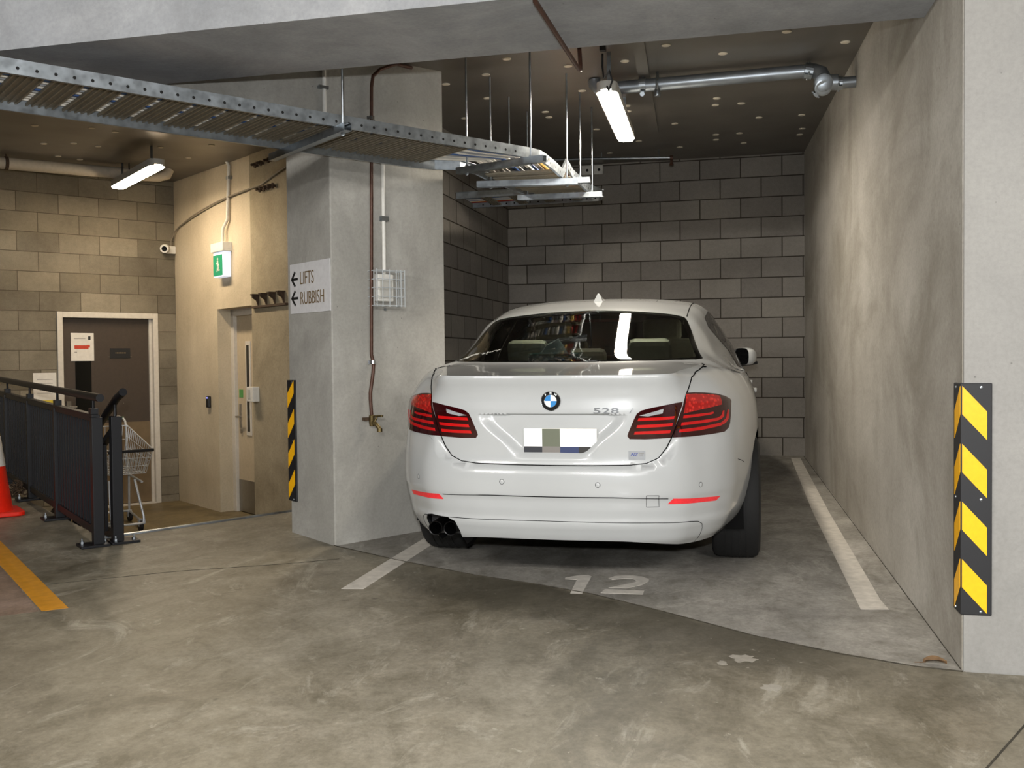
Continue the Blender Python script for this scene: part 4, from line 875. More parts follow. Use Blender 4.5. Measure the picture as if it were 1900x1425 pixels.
SEC = [
 (0.0,[(0,1.076),(.5,1.074),(.62,1.070),(.7,1.05),(.95,1.0)]),
 (.2,[(0,1.084),(.5,1.083),(.6,1.081),(.7,1.068),(.95,1.02)]),
 (.62,[(0,1.110),(.5,1.108),(.62,1.106),(.72,1.096),(.8,1.072),(.95,1.03)]),
 (.70,[(0,1.130),(.2,1.128),(.4,1.121),(.55,1.114),(.62,1.108),(.70,1.099),(.8,1.074),(.95,1.03)]),
 (.85,[(0,1.191),(.2,1.187),(.4,1.175),(.55,1.157),(.62,1.141),(.68,1.124),(.74,1.110),(.80,1.08),(.86,1.05),(.95,1.02)]),
 (1.05,[(0,1.273),(.2,1.269),(.4,1.256),(.55,1.236),(.61,1.218),(.655,1.185),(.72,1.130),(.79,1.085),(.86,1.05),(.90,1.035),(.95,1.02)]),
 (1.27,[(0,1.3605),(.2,1.3565),(.4,1.343),(.5,1.333),(.59,1.313),(.635,1.285),(.69,1.225),(.78,1.115),(.87,1.048),(.91,1.034),(.96,1.02)]),
 (1.38,[(0,1.400),(.2,1.396),(.4,1.382),(.5,1.372),(.58,1.355),(.63,1.330),(.685,1.265),(.78,1.128),(.87,1.046),(.92,1.031),(.97,1.02)]),
 (1.60,[(0,1.441),(.3,1.433),(.5,1.414),(.59,1.394),(.64,1.364),(.69,1.30),(.79,1.14),(.875,1.035),(.92,1.02),(.97,1.01)]),
 (1.9,[(0,1.478),(.3,1.47),(.5,1.45),(.60,1.432),(.65,1.405),(.705,1.33),(.82,1.15),(.895,1.02),(.925,1.01),(.97,1.0)]),
 (2.3,[(0,1.50),(.3,1.493),(.5,1.475),(.62,1.450),(.68,1.412),(.745,1.325),(.855,1.15),(.92,1.01),(.94,1.0),(.98,.99)]),
 (2.9,[(0,1.49),(.3,1.483),(.5,1.465),(.61,1.442),(.675,1.405),(.75,1.31),(.86,1.12),(.92,1.0),(.94,.99),(.98,.98)]),
 (3.3,[(0,1.45),(.3,1.44),(.55,1.412),(.63,1.385),(.70,1.31),(.83,1.1),(.91,.995),(.935,.985),(.97,.97)]),
 (3.6,[(0,1.34),(.5,1.31),(.59,1.28),(.67,1.22),(.78,1.08),(.88,.985),(.93,.975),(.97,.96)]),
 (4.0,[(0,1.06),(.5,1.045),(.7,1.01),(.85,.97),(.95,.93)]),
 (4.5,[(0,1.0),(.5,.98),(.7,.95),(.85,.91),(.95,.88)]),
 (5.05,[(0,.86),(.5,.83),(.7,.80),(.9,.78)])]
_sy = [s[0] for s in SEC]; _sf = [pchip([p[0] for p in s[1]],[p[1] for p in s[1]], True) for s in SEC]
def H(x, y):
    x = abs(x); return pchip(_sy, [f(x) for f in _sf])(y)
def inset(a):
    x, y, nx, ny = plan(a); x = abs(x)
    if y < .9: return .005+.155*sstep(.52,.80,x)*(1-sstep(.35,.95,y))+.045*sstep(.35,.95,y)
    return .05-.028*sstep(1.5,2.2,y)
_tops = {}
def top(a):
    """upper rim of the wrap: inset and height"""
    k = round(a*2000)
    if k in _tops: return _tops[k]
    x, y, nx, ny = plan(a); I = inset(a); wr = 1-sstep(.12,.62,y)
    zt = 1.05
    for _ in range(3):
        o = PC(zt)*wr+PS(zt)*(1-wr)-I
        zt = H(x+nx*o, y+ny*o)
    _tops[k] = (zt, I); return _tops[k]
RECESS = None
def recess(x, z):
    x = abs(x)
    if z > .887 or z < .66: return 0.0
    half = .375-.16*sstep(0,1,(.885-z)/.19)
    side = 1-sstep(half-.085, half, x)
    vert = sstep(.672,.735,z)
    return -.034*side*vert
def S(a, z, off=0.0):
    x, y, nx, ny = plan(a); wr = 1-sstep(.12,.62,y); zt, I = top(a)
    zs = min(.93, zt-.10); w = min(1,max(0,(z-zs)/(zt-zs)))
    o = PRm(a,z)*wr+PS(z)*(1-wr)-I*(.55*w**1.25+.45*(1-math.sqrt(max(0,1-w*w))))+off
    if y < .12: o += recess(x, z)
    return (x+nx*o, y+ny*o, z)
# ================================================================ THE CAR
th_ = math.radians(-1.2)
cfy = Vector((math.sin(th_), math.cos(th_), SL)).normalized(); cfx = Vector((math.cos(th_), -math.sin(th_), 0)); cfz = cfx.cross(cfy)
car = bpy.data.objects.new('car', None); COL.objects.link(car)
mm = Matrix((cfx, cfy, cfz)).transposed().to_4x4(); mm.translation = Vector((-.927, 4.5, SL*4.5)); car.matrix_world = mm
tag(car, 'white four door saloon car parked nose first in the bay', 'car')
def paint_mat():
    k = N('white_car_paint'); k.b.inputs['Base Color'].default_value = lin('d9d8d4'); k.b.inputs['Roughness'].default_value = .30
    k.b.inputs['Coat Weight'].default_value = 1.0; k.b.inputs['Coat Roughness'].default_value = .03; k.b.inputs['Specular IOR Level'].default_value = .5
    f = k.noise(2.5, 3); k.link(k.ramp(f, [(.3, lin('aeb0b0')), (.7, lin('b3b5b5'))]), k.b.inputs['Base Color']); return k.mat
M['paint'] = paint_mat()
M['gap'] = plain('dark_panel_gap', '0d0d0d', .9, spec=.1)
def tint_glass(name, tint, refl_rough=.02, trans=.55):
    k = N(name); k.t.nodes.remove(k.b); out = k.t.nodes['Material Output']
    tr = k.n('ShaderNodeBsdfTransparent'); tr.inputs[0].default_value = tint; gl = k.n('ShaderNodeBsdfGlossy'); gl.inputs['Roughness'].default_value = refl_rough; gl.inputs[0].default_value = (1, 1, 1, 1)
    fr = k.n('ShaderNodeFresnel'); fr.inputs[0].default_value = 1.5; mx = k.n('ShaderNodeMixShader'); k.link(fr.outputs[0], mx.inputs[0]); k.link(tr.outputs[0], mx.inputs[1]); k.link(gl.outputs[0], mx.inputs[2]); k.link(mx.outputs[0], out.inputs[0]); return k.mat
M['glass'] = tint_glass('green_tinted_glass', (.86, .93, .86, 1))
M['lens_dark'] = plain('dark_red_lens', '2c0205', .08, coat=1.0, var=.05)
M['lens_bar'] = plain('bright_red_light_bar', 'c00c10', .15, coat=1.0, var=.05)
def lens_led():
    k = N('red_reflector_lens'); vo = k.n('ShaderNodeTexVoronoi'); vo.inputs['Scale'].default_value = 55; k.link(k.co(), vo.inputs['Vector'])
    k.link(k.ramp(vo.outputs['Distance'], [(.15, lin('d92a20')), (.5, lin('9c0d0d'))]), k.b.inputs['Base Color']); k.b.inputs['Roughness'].default_value = .15; k.b.inputs['Coat Weight'].default_value = 1; return k.mat
M['lens_led'] = lens_led()
M['lens_white'] = plain('clear_reverse_lens', 'c9cdd0', .15, .5, coat=1.0, var=.2, scale=40)
M['refl_red'] = plain('red_reflector', 'f0323a', .3, coat=.6, var=.08, scale=80)
M['trim_black'] = plain('gloss_black_trim', '0b0b0c', .2, coat=.5)
M['tyre'] = plain('tyre_rubber', '0b0b0b', .8, bump=.2, scale=80)
M['alloy'] = plain('silver_alloy', '9a9c9f', .3, .9)
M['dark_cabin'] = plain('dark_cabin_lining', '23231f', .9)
M['cream_seat'] = plain('pale_leather', 'dcdacb', .55)
M['dark_chrome'] = plain('sooty_tailpipe', '2a2a2b', .3, .9)
M['blue_badge'] = plain('badge_blue', '2c7fc0', .25, coat=.6)
M['white_badge'] = plain('badge_white', 'dfe2e2', .25, coat=.6)

def resample(poly, step, closed=True):
    out = []; n = len(poly)
    for i in range(n if closed else n-1):
        a, b = poly[i], poly[(i+1) % n]; k = max(1, int(math.ceil(math.dist(a, b)/step)))
        for j in range(k): out.append((a[0]+(b[0]-a[0])*j/k, a[1]+(b[1]-a[1])*j/k))
    if not closed: out.append(poly[-1])
    return out
def inside(p, poly):
    x, y = p; r = False; n = len(poly); j = n-1
    for i in range(n):
        xi, yi = poly[i]; xj, yj = poly[j]
        if (yi > y) != (yj > y) and x < (xj-xi)*(y-yi)/(yj-yi)+xi: r = not r
        j = i
    return r
def bbox(poly): return min(p[0] for p in poly), max(p[0] for p in poly), min(p[1] for p in poly), max(p[1] for p in poly)
def patchwork(outer, regions, spacing, extra=()):
    """triangulate a flat parameter domain; regions = [(label, polygon)], first hit wins"""
    V = []; E = []; grid = {}
    def addv(p): V.append(Vector(p)); grid.setdefault((int(p[0]/.012), int(p[1]/.012)), []).append(p); return len(V)-1
    def ring(poly, closed=True, step=.02):
        ps = resample(poly, step, closed); idx = [addv(p) for p in ps]
        for i in range(len(idx)-(0 if closed else 1)): E.append((idx[i], idx[(i+1) % len(idx)]))
    ring(outer)
    for _, pl in regions: ring(pl)
    for ln in extra: ring(ln, False)
    x0, x1, y0, y1 = bbox(outer); y = y0; odd = False
    while y < y1:
        x = x0; sp = spacing(x0, y)
        while x < x1:
            sp = spacing(x, y); p = (x+(sp*.5 if odd else 0), y)
            gx, gy = int(p[0]/.012), int(p[1]/.012)
            near_ = any(math.dist(p, q) < .009 for a in (-1, 0, 1) for b in (-1, 0, 1) for q in grid.get((gx+a, gy+b), ()))
            if not near_ and inside(p, outer): V.append(Vector(p))
            x += sp
        y += spacing(0, y) if spacing(0, y) < .03 else .03; odd = not odd
    rv, re, rf, *_ = delaunay_2d_cdt([v.to_2d() if len(v) > 2 else v for v in V], E, [], 0, 1e-5)
    boxes = [(l, p, bbox(p)) for l, p in regions]; groups = {}
    for f in rf:
        c = (sum(rv[i][0] for i in f)/3, sum(rv[i][1] for i in f)/3)
        if not inside(c, outer): continue
        lab = 'body'
        for l, p, b in boxes:
            if b[0] <= c[0] <= b[1] and b[2] <= c[1] <= b[3] and inside(c, p): lab = l; break
        groups.setdefault(lab, []).append(f)
    return [(v[0], v[1]) for v in rv], groups
def num_normal(fun, a, b, h=2e-3):
    p = Vector(fun(a+h, b))-Vector(fun(a-h, b)); q = Vector(fun(a, b+h))-Vector(fun(a, b-h)); n = p.cross(q)
    return n.normalized() if n.length > 1e-12 else Vector((0, -1, 0))
def surf_obj(name, sheets, mat, parent, off=0.0, thick=0.0, custom=True):
    """sheets = [(fun, nrm, uv list, faces)] -> one mesh with smooth analytic normals, pushed out by off"""
    vs, fs, ns = [], [], []
    for fun, nrm, pts, faces in sheets:
        used = {}
        for f in faces:
            g = []
            for i in f:
                if i not in used:
                    used[i] = len(vs); n = nrm(*pts[i]); vs.append(Vector(fun(*pts[i]))+n*off); ns.append(n)
                g.append(used[i])
            fs.append(g)
    if thick:
        b = len(vs); cnt = {}
        for f in fs:
            for i in range(3):
                e = (f[i], f[(i+1) % 3]); cnt[e] = cnt.get(e, 0)+1
        edge = [e for e in cnt if (e[1], e[0]) not in cnt]
        vs += [vs[i]-ns[i]*thick for i in range(b)]; ns += ns[:b]
        side = [[e[1], e[0], b+e[0], b+e[1]] for e in edge]; fs += side
    me = bpy.data.meshes.new(name); me.from_pydata([tuple(v) for v in vs], [], fs); me.materials.append(mat)
    for p in me.polygons: p.use_smooth = True
    if custom:
        # orient faces along the analytic normals
        flip = [p.index for p in me.polygons if p.normal.dot(ns[p.vertices[0]]) < 0 and len(p.vertices) == 3]
        if len(flip) > len(me.polygons)*.5: me.flip_normals()
        me.normals_split_custom_set_from_vertices([tuple(n) for n in ns])
    o = bpy.data.objects.new(name, me); COL.objects.link(o); o.parent = parent; return o
def nS(a, z):
    n = num_normal(S, a, min(z, top(a)[0]-.003)); x, y, nx, ny = plan(a)
    return -n if n.x*nx+n.y*ny < 0 else n
fH = lambda x, y: (x, y, H(x, y))
def nH(x, y):
    n = num_normal(fH, x, y); return n if n.z > 0 else -n
SM = lambda poly: [(-a, z) for a, z in poly][::-1]
# --- outlines on the wrap (arc length from the centre line, height)
lamp_out = [(.7097,.9827),(.7648,.9811),(.841,.9762),(.9361,.9664),(1.0081,.9521),(1.0558,.936),(1.0659,.9247),(1.0426,.8823),(1.0167,.8199),(.9996,.7993),(.9595,.7827),(.8531,.7783),(.7189,.7769),(.600,.7776),(.6258,.8368),(.6521,.8969),(.6780,.9444)]
lamp_in = [(.667,.9422),(.6191,.9389),(.4934,.9207),(.4387,.908),(.4162,.8929),(.4031,.8685),(.3734,.804),(.3688,.7887),(.3793,.7749),(.4597,.7729),(.5888,.7769),(.6161,.833),(.6387,.8907)]
seam = [(1.12,1.12),(1.08,1.0945),(.9944,1.087),(.8802,1.0748),(.788,1.0528),(.7003,.968),(.672,.925),(.6469,.8817),(.594,.7767),(.5641,.7266),(.5234,.6819),(.4628,.658),(.3831,.6504),(.2,.648),(0,.6475)]
zbot = lambda a: .285-.035*sstep(.3, .8, abs(a))-.02*sstep(.9, 1.5, abs(a))
A_END = AMAX-.002; N_A = 260
av = [-A_END+2*A_END*i/N_A for i in range(N_A+1)]
outer_w = [(a, zbot(a)) for a in av]+[(a, top(a)[0]) for a in av[::-1]]
a_ax = next(_al[i] for i in range(len(_al)) if _pl[i][1] >= 1.10 and _pl[i][0] > .5); a_fx = next(_al[i] for i in range(len(_al)) if _pl[i][1] >= 4.15)
def arch(ac, r=.385, zc=.345): return [(ac+r*math.cos(t), zc+r*math.sin(t)) for t in [math.pi*(-.12+1.24*k/24) for k in range(25)]]
trunk_w = [(a, z) for a, z in seam]+[(-a, z) for a, z in seam[::-1][1:]]
rim = [(a, top(a)[0]+.0005) for a in [-1.12+2.24*i/80 for i in range(81)]]
trunk_poly = trunk_w[:]+rim[1:-1]
bumper_poly = [(a, zbot(a)-.001) for a in [-1.22+2.44*i/80 for i in range(81)]]+[(1.22, .60), (1.18, .615), (1.06, .64), (.98, .70), (.9595, .7827), (.8531, .7783), (.7189, .7769), (.594, .7767)]+seam[9:]+[(-a, z) for a, z in seam[9:][::-1][1:]]+[(-.7189, .7769), (-.8531, .7783), (-.9595, .7827), (-.98, .70), (-1.06, .64), (-1.18, .615), (-1.22, .60)]
exh = [(-.745, .23), (-.742, .345), (-.715, .375), (-.67, .382), (-.545, .378), (-.50, .362), (-.484, .31), (-.484, .23)]
reflR = [(.560,.4687),(.5855,.4939),(.90,.4745),(.868,.4565)]
regions = [('hole', exh), ('hole', arch(a_ax)), ('hole', arch(-a_ax)), ('hole', arch(a_fx, .375)), ('hole', arch(-a_fx, .375)),
    ('lamp_R', lamp_out), ('lamp_L', SM(lamp_out)), ('inner_R', lamp_in), ('inner_L', SM(lamp_in)), ('refl_R', reflR), ('refl_L', SM(reflR)), ('trunk', trunk_poly), ('bumper', bumper_poly)]
rec_line = [(-.375, .886), (.375, .886)]
sp_w = lambda a, z: .010 if abs(a) < .40 and .66 < z < .90 else .022 if abs(a) < 1.3 else .05
ptsW, gW = patchwork(outer_w, regions, sp_w, [rec_line, [(-.375, .8845), (.375, .8845)], [(-.38, .653), (.38, .653)]])
# --- outlines on the upper body, in plan
rimxy = []
for a in av:
    x, y, nx, ny = plan(a); zt, I = top(a); wr = 1-sstep(.12, .62, y); o = PC(zt)*wr+PS(zt)*(1-wr)-I; rimxy.append((x+nx*o, y+ny*o))
glass_r = [(0,.62),(.25,.635),(.45,.675),(.58,.735),(.655,.80),(.688,.86),(.69,.90),(.672,1.0),(.645,1.15),(.618,1.30),(.590,1.44),(.575,1.485),(.54,1.50),(.40,1.515),(0,1.53)]
glass_r = [(x, .66+(y-.62)*.813) for x, y in glass_r]
glass_r = glass_r+[(-x, y) for x, y in glass_r[::-1][1:-1]]
deck = [(.66,.10),(.704,.70),(.690,.73),(.66,.68),(.58,.63),(.40,.59),(0,.57)]
iR = min(range(len(av)), key=lambda i: abs(av[i]-1.12)); iL = min(range(len(av)), key=lambda i: abs(av[i]+1.12))
deck_poly = [(x, y) for x, y in rimxy[iL:iR+1]]+deck[1:]+[(-x, y) for x, y in deck[::-1][1:-1]]
side_o = [(.705,1.68),(.680,1.80),(.692,2.3),(.690,2.9),(.712,3.25),(.79,3.55),(.868,3.78),(.90,3.80),(.916,3.4),(.920,2.6),(.920,2.2),(.893,2.03),(.81,1.87)]
side_g1 = [(.722,1.77),(.700,1.85),(.715,2.55),(.902,2.60),(.902,2.20),(.878,2.07),(.81,1.93)]
side_g2 = [(.716,2.63),(.715,2.9),(.732,3.22),(.80,3.50),(.868,3.68),(.890,3.70),(.902,3.4),(.902,2.68)]
wind = [(0,3.30),(.35,3.32),(.56,3.36),(.60,3.42),(.68,3.66),(.76,3.90),(.70,3.95),(.35,4.0),(0,4.01)]; wind = wind+[(-x, y) for x, y in wind[::-1][1:-1]]
regU = [('glass', glass_r), ('deck', deck_poly), ('sgR', side_g1), ('sgL', SM(side_g1)), ('sg2R', side_g2), ('sg2L', SM(side_g2)), ('trimR', side_o), ('trimL', SM(side_o)), ('wind', wind)]
sp_u = lambda x, y: .024 if y < 2.1 else .05
ptsU, gU = patchwork(rimxy, regU, sp_u)
sW = lambda g: (S, nS, ptsW, gW.get(g, [])); sU = lambda g: (fH, nH, ptsU, gU.get(g, []))
body = surf_obj('body', [sW('body'), sU('body')], M['paint'], car)
lid = surf_obj('boot_lid', [sW('trunk'), sU('deck')], M['paint'], car)
bump = surf_obj('rear_bumper', [sW('bumper')], M['paint'], car, .001)
rw = surf_obj('rear_window', [sU('glass')], M['glass'], car, .001); rw['label'] = 'green tinted rear window'
surf_obj('windscreen', [sU('wind')], M['glass'], car)
for sd in 'RL':
    surf_obj('side_window', [sU('sg'+sd)], M['glass'], car); surf_obj('side_window', [sU('sg2'+sd)], M['glass'], car); surf_obj('window_trim', [sU('trim'+sd)], M['trim_black'], car, .002)
# dark frit round the rear window
def frit():
    cx, cyy = 0, 1.03; vs = []; mb = MB(); ring = resample(glass_r, .03); n = len(ring)
    for k in (1.0, .93):
        for x, y in ring:
            xx, yy = x*(1-(1-k)*.75), cyy+(y-cyy)*(1-(1-k)*1.2); q = Vector(fH(xx, yy)); mb.v.append(q-nH(xx, yy)*.003)
    for i in range(n): j = (i+1) % n; mb.f.append([i, j, n+j, n+i]); mb.m.append(0)
    return mb
obj('window_frit', frit(), M['trim_black'], rw, local=True)
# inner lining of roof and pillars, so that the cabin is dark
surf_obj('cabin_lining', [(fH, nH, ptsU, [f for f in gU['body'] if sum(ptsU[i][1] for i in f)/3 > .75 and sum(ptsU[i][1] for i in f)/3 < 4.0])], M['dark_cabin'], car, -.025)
# --- lamps
def sub(poly, sp): 
    pts, g = patchwork(poly, [], lambda a, z: sp); return pts, g.get('body', [])
def wrap_patch(name, poly, mat, parent, off, thick=.004, sp=.012):
    pts, fc = sub(poly, sp); return surf_obj(name, [(S, nS, pts, fc)], mat, parent, off, thick)
bars_o = [[(.668,.879),(.76,.8805),(.843,.882),(.872,.885),(.876,.877),(.85,.872),(.76,.868),(.664,.8655)],
          [(.654,.846),(.78,.849),(.90,.8535),(.935,.862),(.955,.885),(.965,.886),(.958,.858),(.93,.845),(.89,.839),(.78,.835),(.649,.832)],
          [(.640,.814),(.78,.818),(.93,.829),(.975,.845),(1.0,.885),(1.012,.886),(1.0,.842),(.97,.825),(.925,.814),(.78,.803),(.635,.800)]]
led = [(.705,.9765),(.76,.9745),(.84,.969),(.925,.960),(.955,.955),(.95,.915),(.86,.907),(.76,.898),(.668,.888),(.681,.925)]
bars_i = [[(.424,.8725),(.50,.8745),(.585,.877),(.610,.878),(.604,.864),(.50,.861),(.419,.859)], [(.418,.8395),(.50,.842),(.60,.846),(.594,.832),(.50,.828),(.413,.826)], [(.406,.8095),(.50,.811),(.588,.813),(.582,.799),(.50,.797),(.401,.796)]]
rev = [(.428,.884),(.549,.9135),(.544,.893),(.470,.880)]
for sd, m_ in (('R', lambda p: p), ('L', SM)):
    side = 'right' if sd == 'R' else 'left'
    lo = surf_obj('tail_lamp', [sW('lamp_'+sd)], M['lens_dark'], car, .004, .01); lo['label'] = 'dark red outer tail lamp on the %s wing' % side
    wrap_patch('reflector_block', m_(led), M['lens_led'], lo, .0055, .003)
    for b in bars_o: wrap_patch('light_bar', m_(b), M['lens_bar'], lo, .006, .003)
    li = surf_obj('tail_lamp', [sW('inner_'+sd)], M['lens_dark'], car, .004, .01); li['label'] = 'dark red inner tail lamp on the %s of the boot lid' % side
    for b in bars_i: wrap_patch('light_bar', m_(b), M['lens_bar'], li, .006, .003)
    wrap_patch('reverse_lens', m_(rev), M['lens_white'], li, .006, .003)
    rf = surf_obj('reflector', [sW('refl_'+sd)], M['refl_red'], bump, .003, .006)
# --- panel gaps
def seam_tube(line, r, off=0.0): return MB().tube([Vector(S(a, z, off)) for a, z in resample(line, .012, False)], r, 6)
gap_full = [(a, min(z, top(a)[0]-.002)) for a, z in seam]+[(-a, min(z, top(a)[0]-.002)) for a, z in seam[::-1][1:]]
mb = seam_tube(gap_full, .0032)
dk = deck[:]; dk[0] = rimxy[iR]
for s_ in (1, -1):
    mb2 = MB().tube([Vector(fH(s_*x, y)) for x, y in resample(dk[:3], .01, False)], .003, 6); mb.add(mb2.v, mb2.f); obj('panel_gap', mb, M['gap'], lid, local=True)
mb = MB()
for s_ in (1, -1):
    m2 = seam_tube([(s_*1.22, .60), (s_*1.18, .615), (s_*1.10, .632)], .0022); mb.add(m2.v, m2.f)
    m2 = seam_tube([(s_*.80, zbot(.8)+.002), (s_*.795, .33), (s_*.782, .352), (s_*.75, .368), (s_*.70, .3735), (s_*.5, .379), (0, .3815)], .0016, .0005); mb.add(m2.v, m2.f)
    m2 = seam_tube([(0, .5025), (s_*.3, .5035), (s_*.56, .494)], .0022, .0012); mb.add(m2.v, m2.f)
obj('panel_gap', mb, M['gap'], bump, local=True)
mb = seam_tube([(.454, .513), (.513, .512), (.517, .456), (.456, .456), (.454, .513)], .0012, .001); tw = obj('towing_eye_cover', mb, M['gap'], bump, local=True)
for a, z in ((-.749, .5637), (-.2337, .5705), (.2276, .5636), (.7374, .5497)):
    c = Vector(S(a, z)); n = nS(a, z); e1 = Vector((n.y, -n.x, 0)).normalized(); e2 = n.cross(e1); mb = MB()
    mb.tube([c+n*.001+(e1*math.cos(q*math.pi/10)+e2*math.sin(q*math.pi/10))*.0115 for q in range(20)], .0011, 5, closed=True); o = obj('sensor_ring', mb, M['gap'], bump, local=True)
    mb = MB(); mb.lathe([(.0108, -.002), (.0105, .002), (.008, .003), (0, .003)], c, n, 16); obj('parking_sensor', mb, M['paint'], bump, local=True, smooth=True)
# --- badges and number plate
c = Vector(S(.0025, .9548)); n = nS(.0025, .9548); e1 = Vector((1, 0, 0)); e2 = n.cross(e1).normalized()
if e2.z < 0: e2 = -e2
rb = obj('roundel', MB().lathe([(.047, -.002), (.047, .004), (.045, .006), (.0, .006)], c, n, 40), M['trim_black'], lid, local=True, smooth=True)
obj('chrome_ring', MB().tube([c+n*.005+(e1*math.cos(q*math.pi/24)+e2*math.sin(q*math.pi/24))*.0465 for q in range(48)], .0016, 6, closed=True), M['chrome'], rb, local=True, smooth=True)
obj('chrome_ring', MB().tube([c+n*.0062+(e1*math.cos(q*math.pi/24)+e2*math.sin(q*math.pi/24))*.0295 for q in range(48)], .0011, 6, closed=True), M['chrome'], rb, local=True, smooth=True)
for q, mt in ((0, 'white_badge'), (1, 'blue_badge'), (2, 'white_badge'), (3, 'blue_badge')):
    pl = [c+n*.0062]+[c+n*.0062+(e1*math.cos((q+k/8)*math.pi/2)+e2*math.sin((q+k/8)*math.pi/2))*.0292 for k in range(9)]
    obj('quadrant', MB().prism(pl, n*.0008), M[mt], rb, local=True)
for ch_, an in (('B', 128), ('M', 90), ('W', 52)):
    an = math.radians(an); rd = e1*math.cos(an)+e2*math.sin(an); rg = e1*math.sin(an)-e2*math.cos(an)
    obj('letter', text_mesh(ch_, .0125, rg, rd, c+rd*.0335+n*.0062, .0006, 'CENTER', offset=.0006), M['white_badge'], rb, local=True)
c0 = Vector(S(.2054, .897)); nb = nS(.30, .905); rg = (Vector(S(.386, .896))-c0).normalized(); upv = nb.cross(rg).normalized(); upv = upv if upv.z > 0 else -upv
obj('model_badge', text_mesh('528', .036, rg, upv, c0+nb*.002, .004, sx=2.15, space=1.08, offset=.0004), M['chrome'], lid, local=True)
obj('model_badge', text_mesh('i', .036, rg, upv, c0+rg*.166+nb*.002, .004, sx=1.3, shear=.5), M['chrome'], lid, local=True)
ps = [Vector(S(a, z))+nS(.415, .696)*.001 for a, z in ((.3734,.6767),(.4557,.6757),(.4557,.7167),(.3734,.7172))]; st = obj('dealer_badge', MB().prism(ps, nS(.415, .696)*.0015), plain('satin_badge', '8f9193', .35, .4), lid, local=True)
rg2 = (ps[1]-ps[0]).normalized(); up2 = (ps[3]-ps[0]).normalized(); n2 = nS(.415, .696)
obj('letters', text_mesh('NZ', .022, rg2, up2, ps[0]+rg2*.009+up2*.017+n2*.002, .0004, shear=.35, offset=.0005), plain('badge_navy', '2a3a86', .4), st, local=True)
mb = MB()
for k, wd_ in enumerate((.024, .020, .017)): mb.box(ps[0]+rg2*(.048+wd_/2)+up2*(.0175+.0058*(2-k))+n2*.002, rg2*wd_/2, up2*.0011, n2*.0003)
obj('fine_print', mb, M['print_grey'], st, local=True)
pc = Vector((.041, 0, .762)); yv = S(.04, .76)[1]-.004; plate = obj('number_plate', MB().bx(-.136, .218, yv-.008, yv, .703, .822), M['white_plastic'], lid, local=True, bevel=.003)
for nm, x0_, x1_, z0_, z1_, hx in (('plate_block', -.1349, -.046, .735, .8196, 'fdfdfb'), ('plate_block', -.046, .041, .735, .8196, '616553'), ('plate_block', .041, .2166, .735, .8196, 'fdfdfa'), ('plate_band', -.1349, -.046, .7062, .735, '20222a'), ('plate_band', -.046, .041, .7062, .735, '77726d'), ('plate_band', .041, .131, .7050, .735, '22305a'), ('plate_band', .131, .2166, .7042, .735, '1f1c1a')):
    obj(nm, MB().bx(x0_, x1_, yv-.0095, yv-.008, z0_, z1_), plain('plate_'+hx, hx, .5, var=.01), plate, local=True)
# --- exhaust
ex = obj('exhaust_recess', MB().bx(-.66, -.46, .24, .50, .265, .375), M['black_plastic'], car, local=True)
mb = MB(); prev = [Vector(S(a, z)) for a, z in resample(exh, .02, False)]; back = [p+Vector((0, .12, 0)) for p in prev]; nn_ = len(prev); mb.v += prev+back
for i in range(nn_-1): mb.f.append([i, i+1, nn_+i+1, nn_+i]); mb.m.append(0)
obj('recess_lip', mb, M['black_plastic'], ex, local=True)
for x in (-.592, -.515):
    mb = MB(); mb.lathe([(.034, .30), (.034, .0), (.036, -.004), (.0345, -.006), (.031, -.004), (.030, .04), (.028, .25), (0, .25)], (x, .085, .322), (0, 1, 0), 24); o = obj('tailpipe', mb, M['dark_chrome'], car, local=True, smooth=True)
# --- wheels
def wheel(x, y, s_):
    c = Vector((x, y, .342)); w_ = .125; mb = MB(); ax = Vector((s_, 0, 0))
    mb.lathe([(.225, -w_), (.30, -w_-.004), (.328, -w_+.008), (.340, -w_+.03), (.342, 0), (.340, w_-.03), (.328, w_-.008), (.30, w_+.004), (.228, w_), (.222, w_-.015), (.222, -w_+.015)], c, ax, 48)
    for g in (-.055, -.018, .018, .055):
        mb.lathe([(.3425, g-.004), (.3435, g-.003), (.3435, g+.003), (.3425, g+.004)], c, ax, 48)
    wo = obj('wheel', mb, M['tyre'], car, local=True, smooth=True)
    mb = MB(); mb.lathe([(.222, w_-.12), (.222, w_-.01), (.215, w_-.006), (.205, w_-.02), (.20, w_-.10), (.0, w_-.10)], c, ax, 40)
    for k in range(10):
        an = 2*math.pi*k/10; r_ = Vector((0, math.cos(an), math.sin(an))); q = Vector((0, -math.sin(an), math.cos(an)))
        mb.prism([c+ax*(w_-.03)+r_*.05+q*.022, c+ax*(w_-.03)+r_*.05-q*.022, c+ax*(w_-.015)+r_*.212-q*.016, c+ax*(w_-.015)+r_*.212+q*.016], ax*.012)
    mb.lathe([(.06, w_-.05), (.06, w_-.018), (.03, w_-.012), (0, w_-.012)], c, ax, 24); obj('rim', mb, M['alloy'], wo, local=True, smooth=True)
for y, dx in ((1.10, .862), (4.15, .84)):
    for s_ in (1, -1): wheel(s_*dx-(.0 if s_ > 0 else -.065), y, s_)
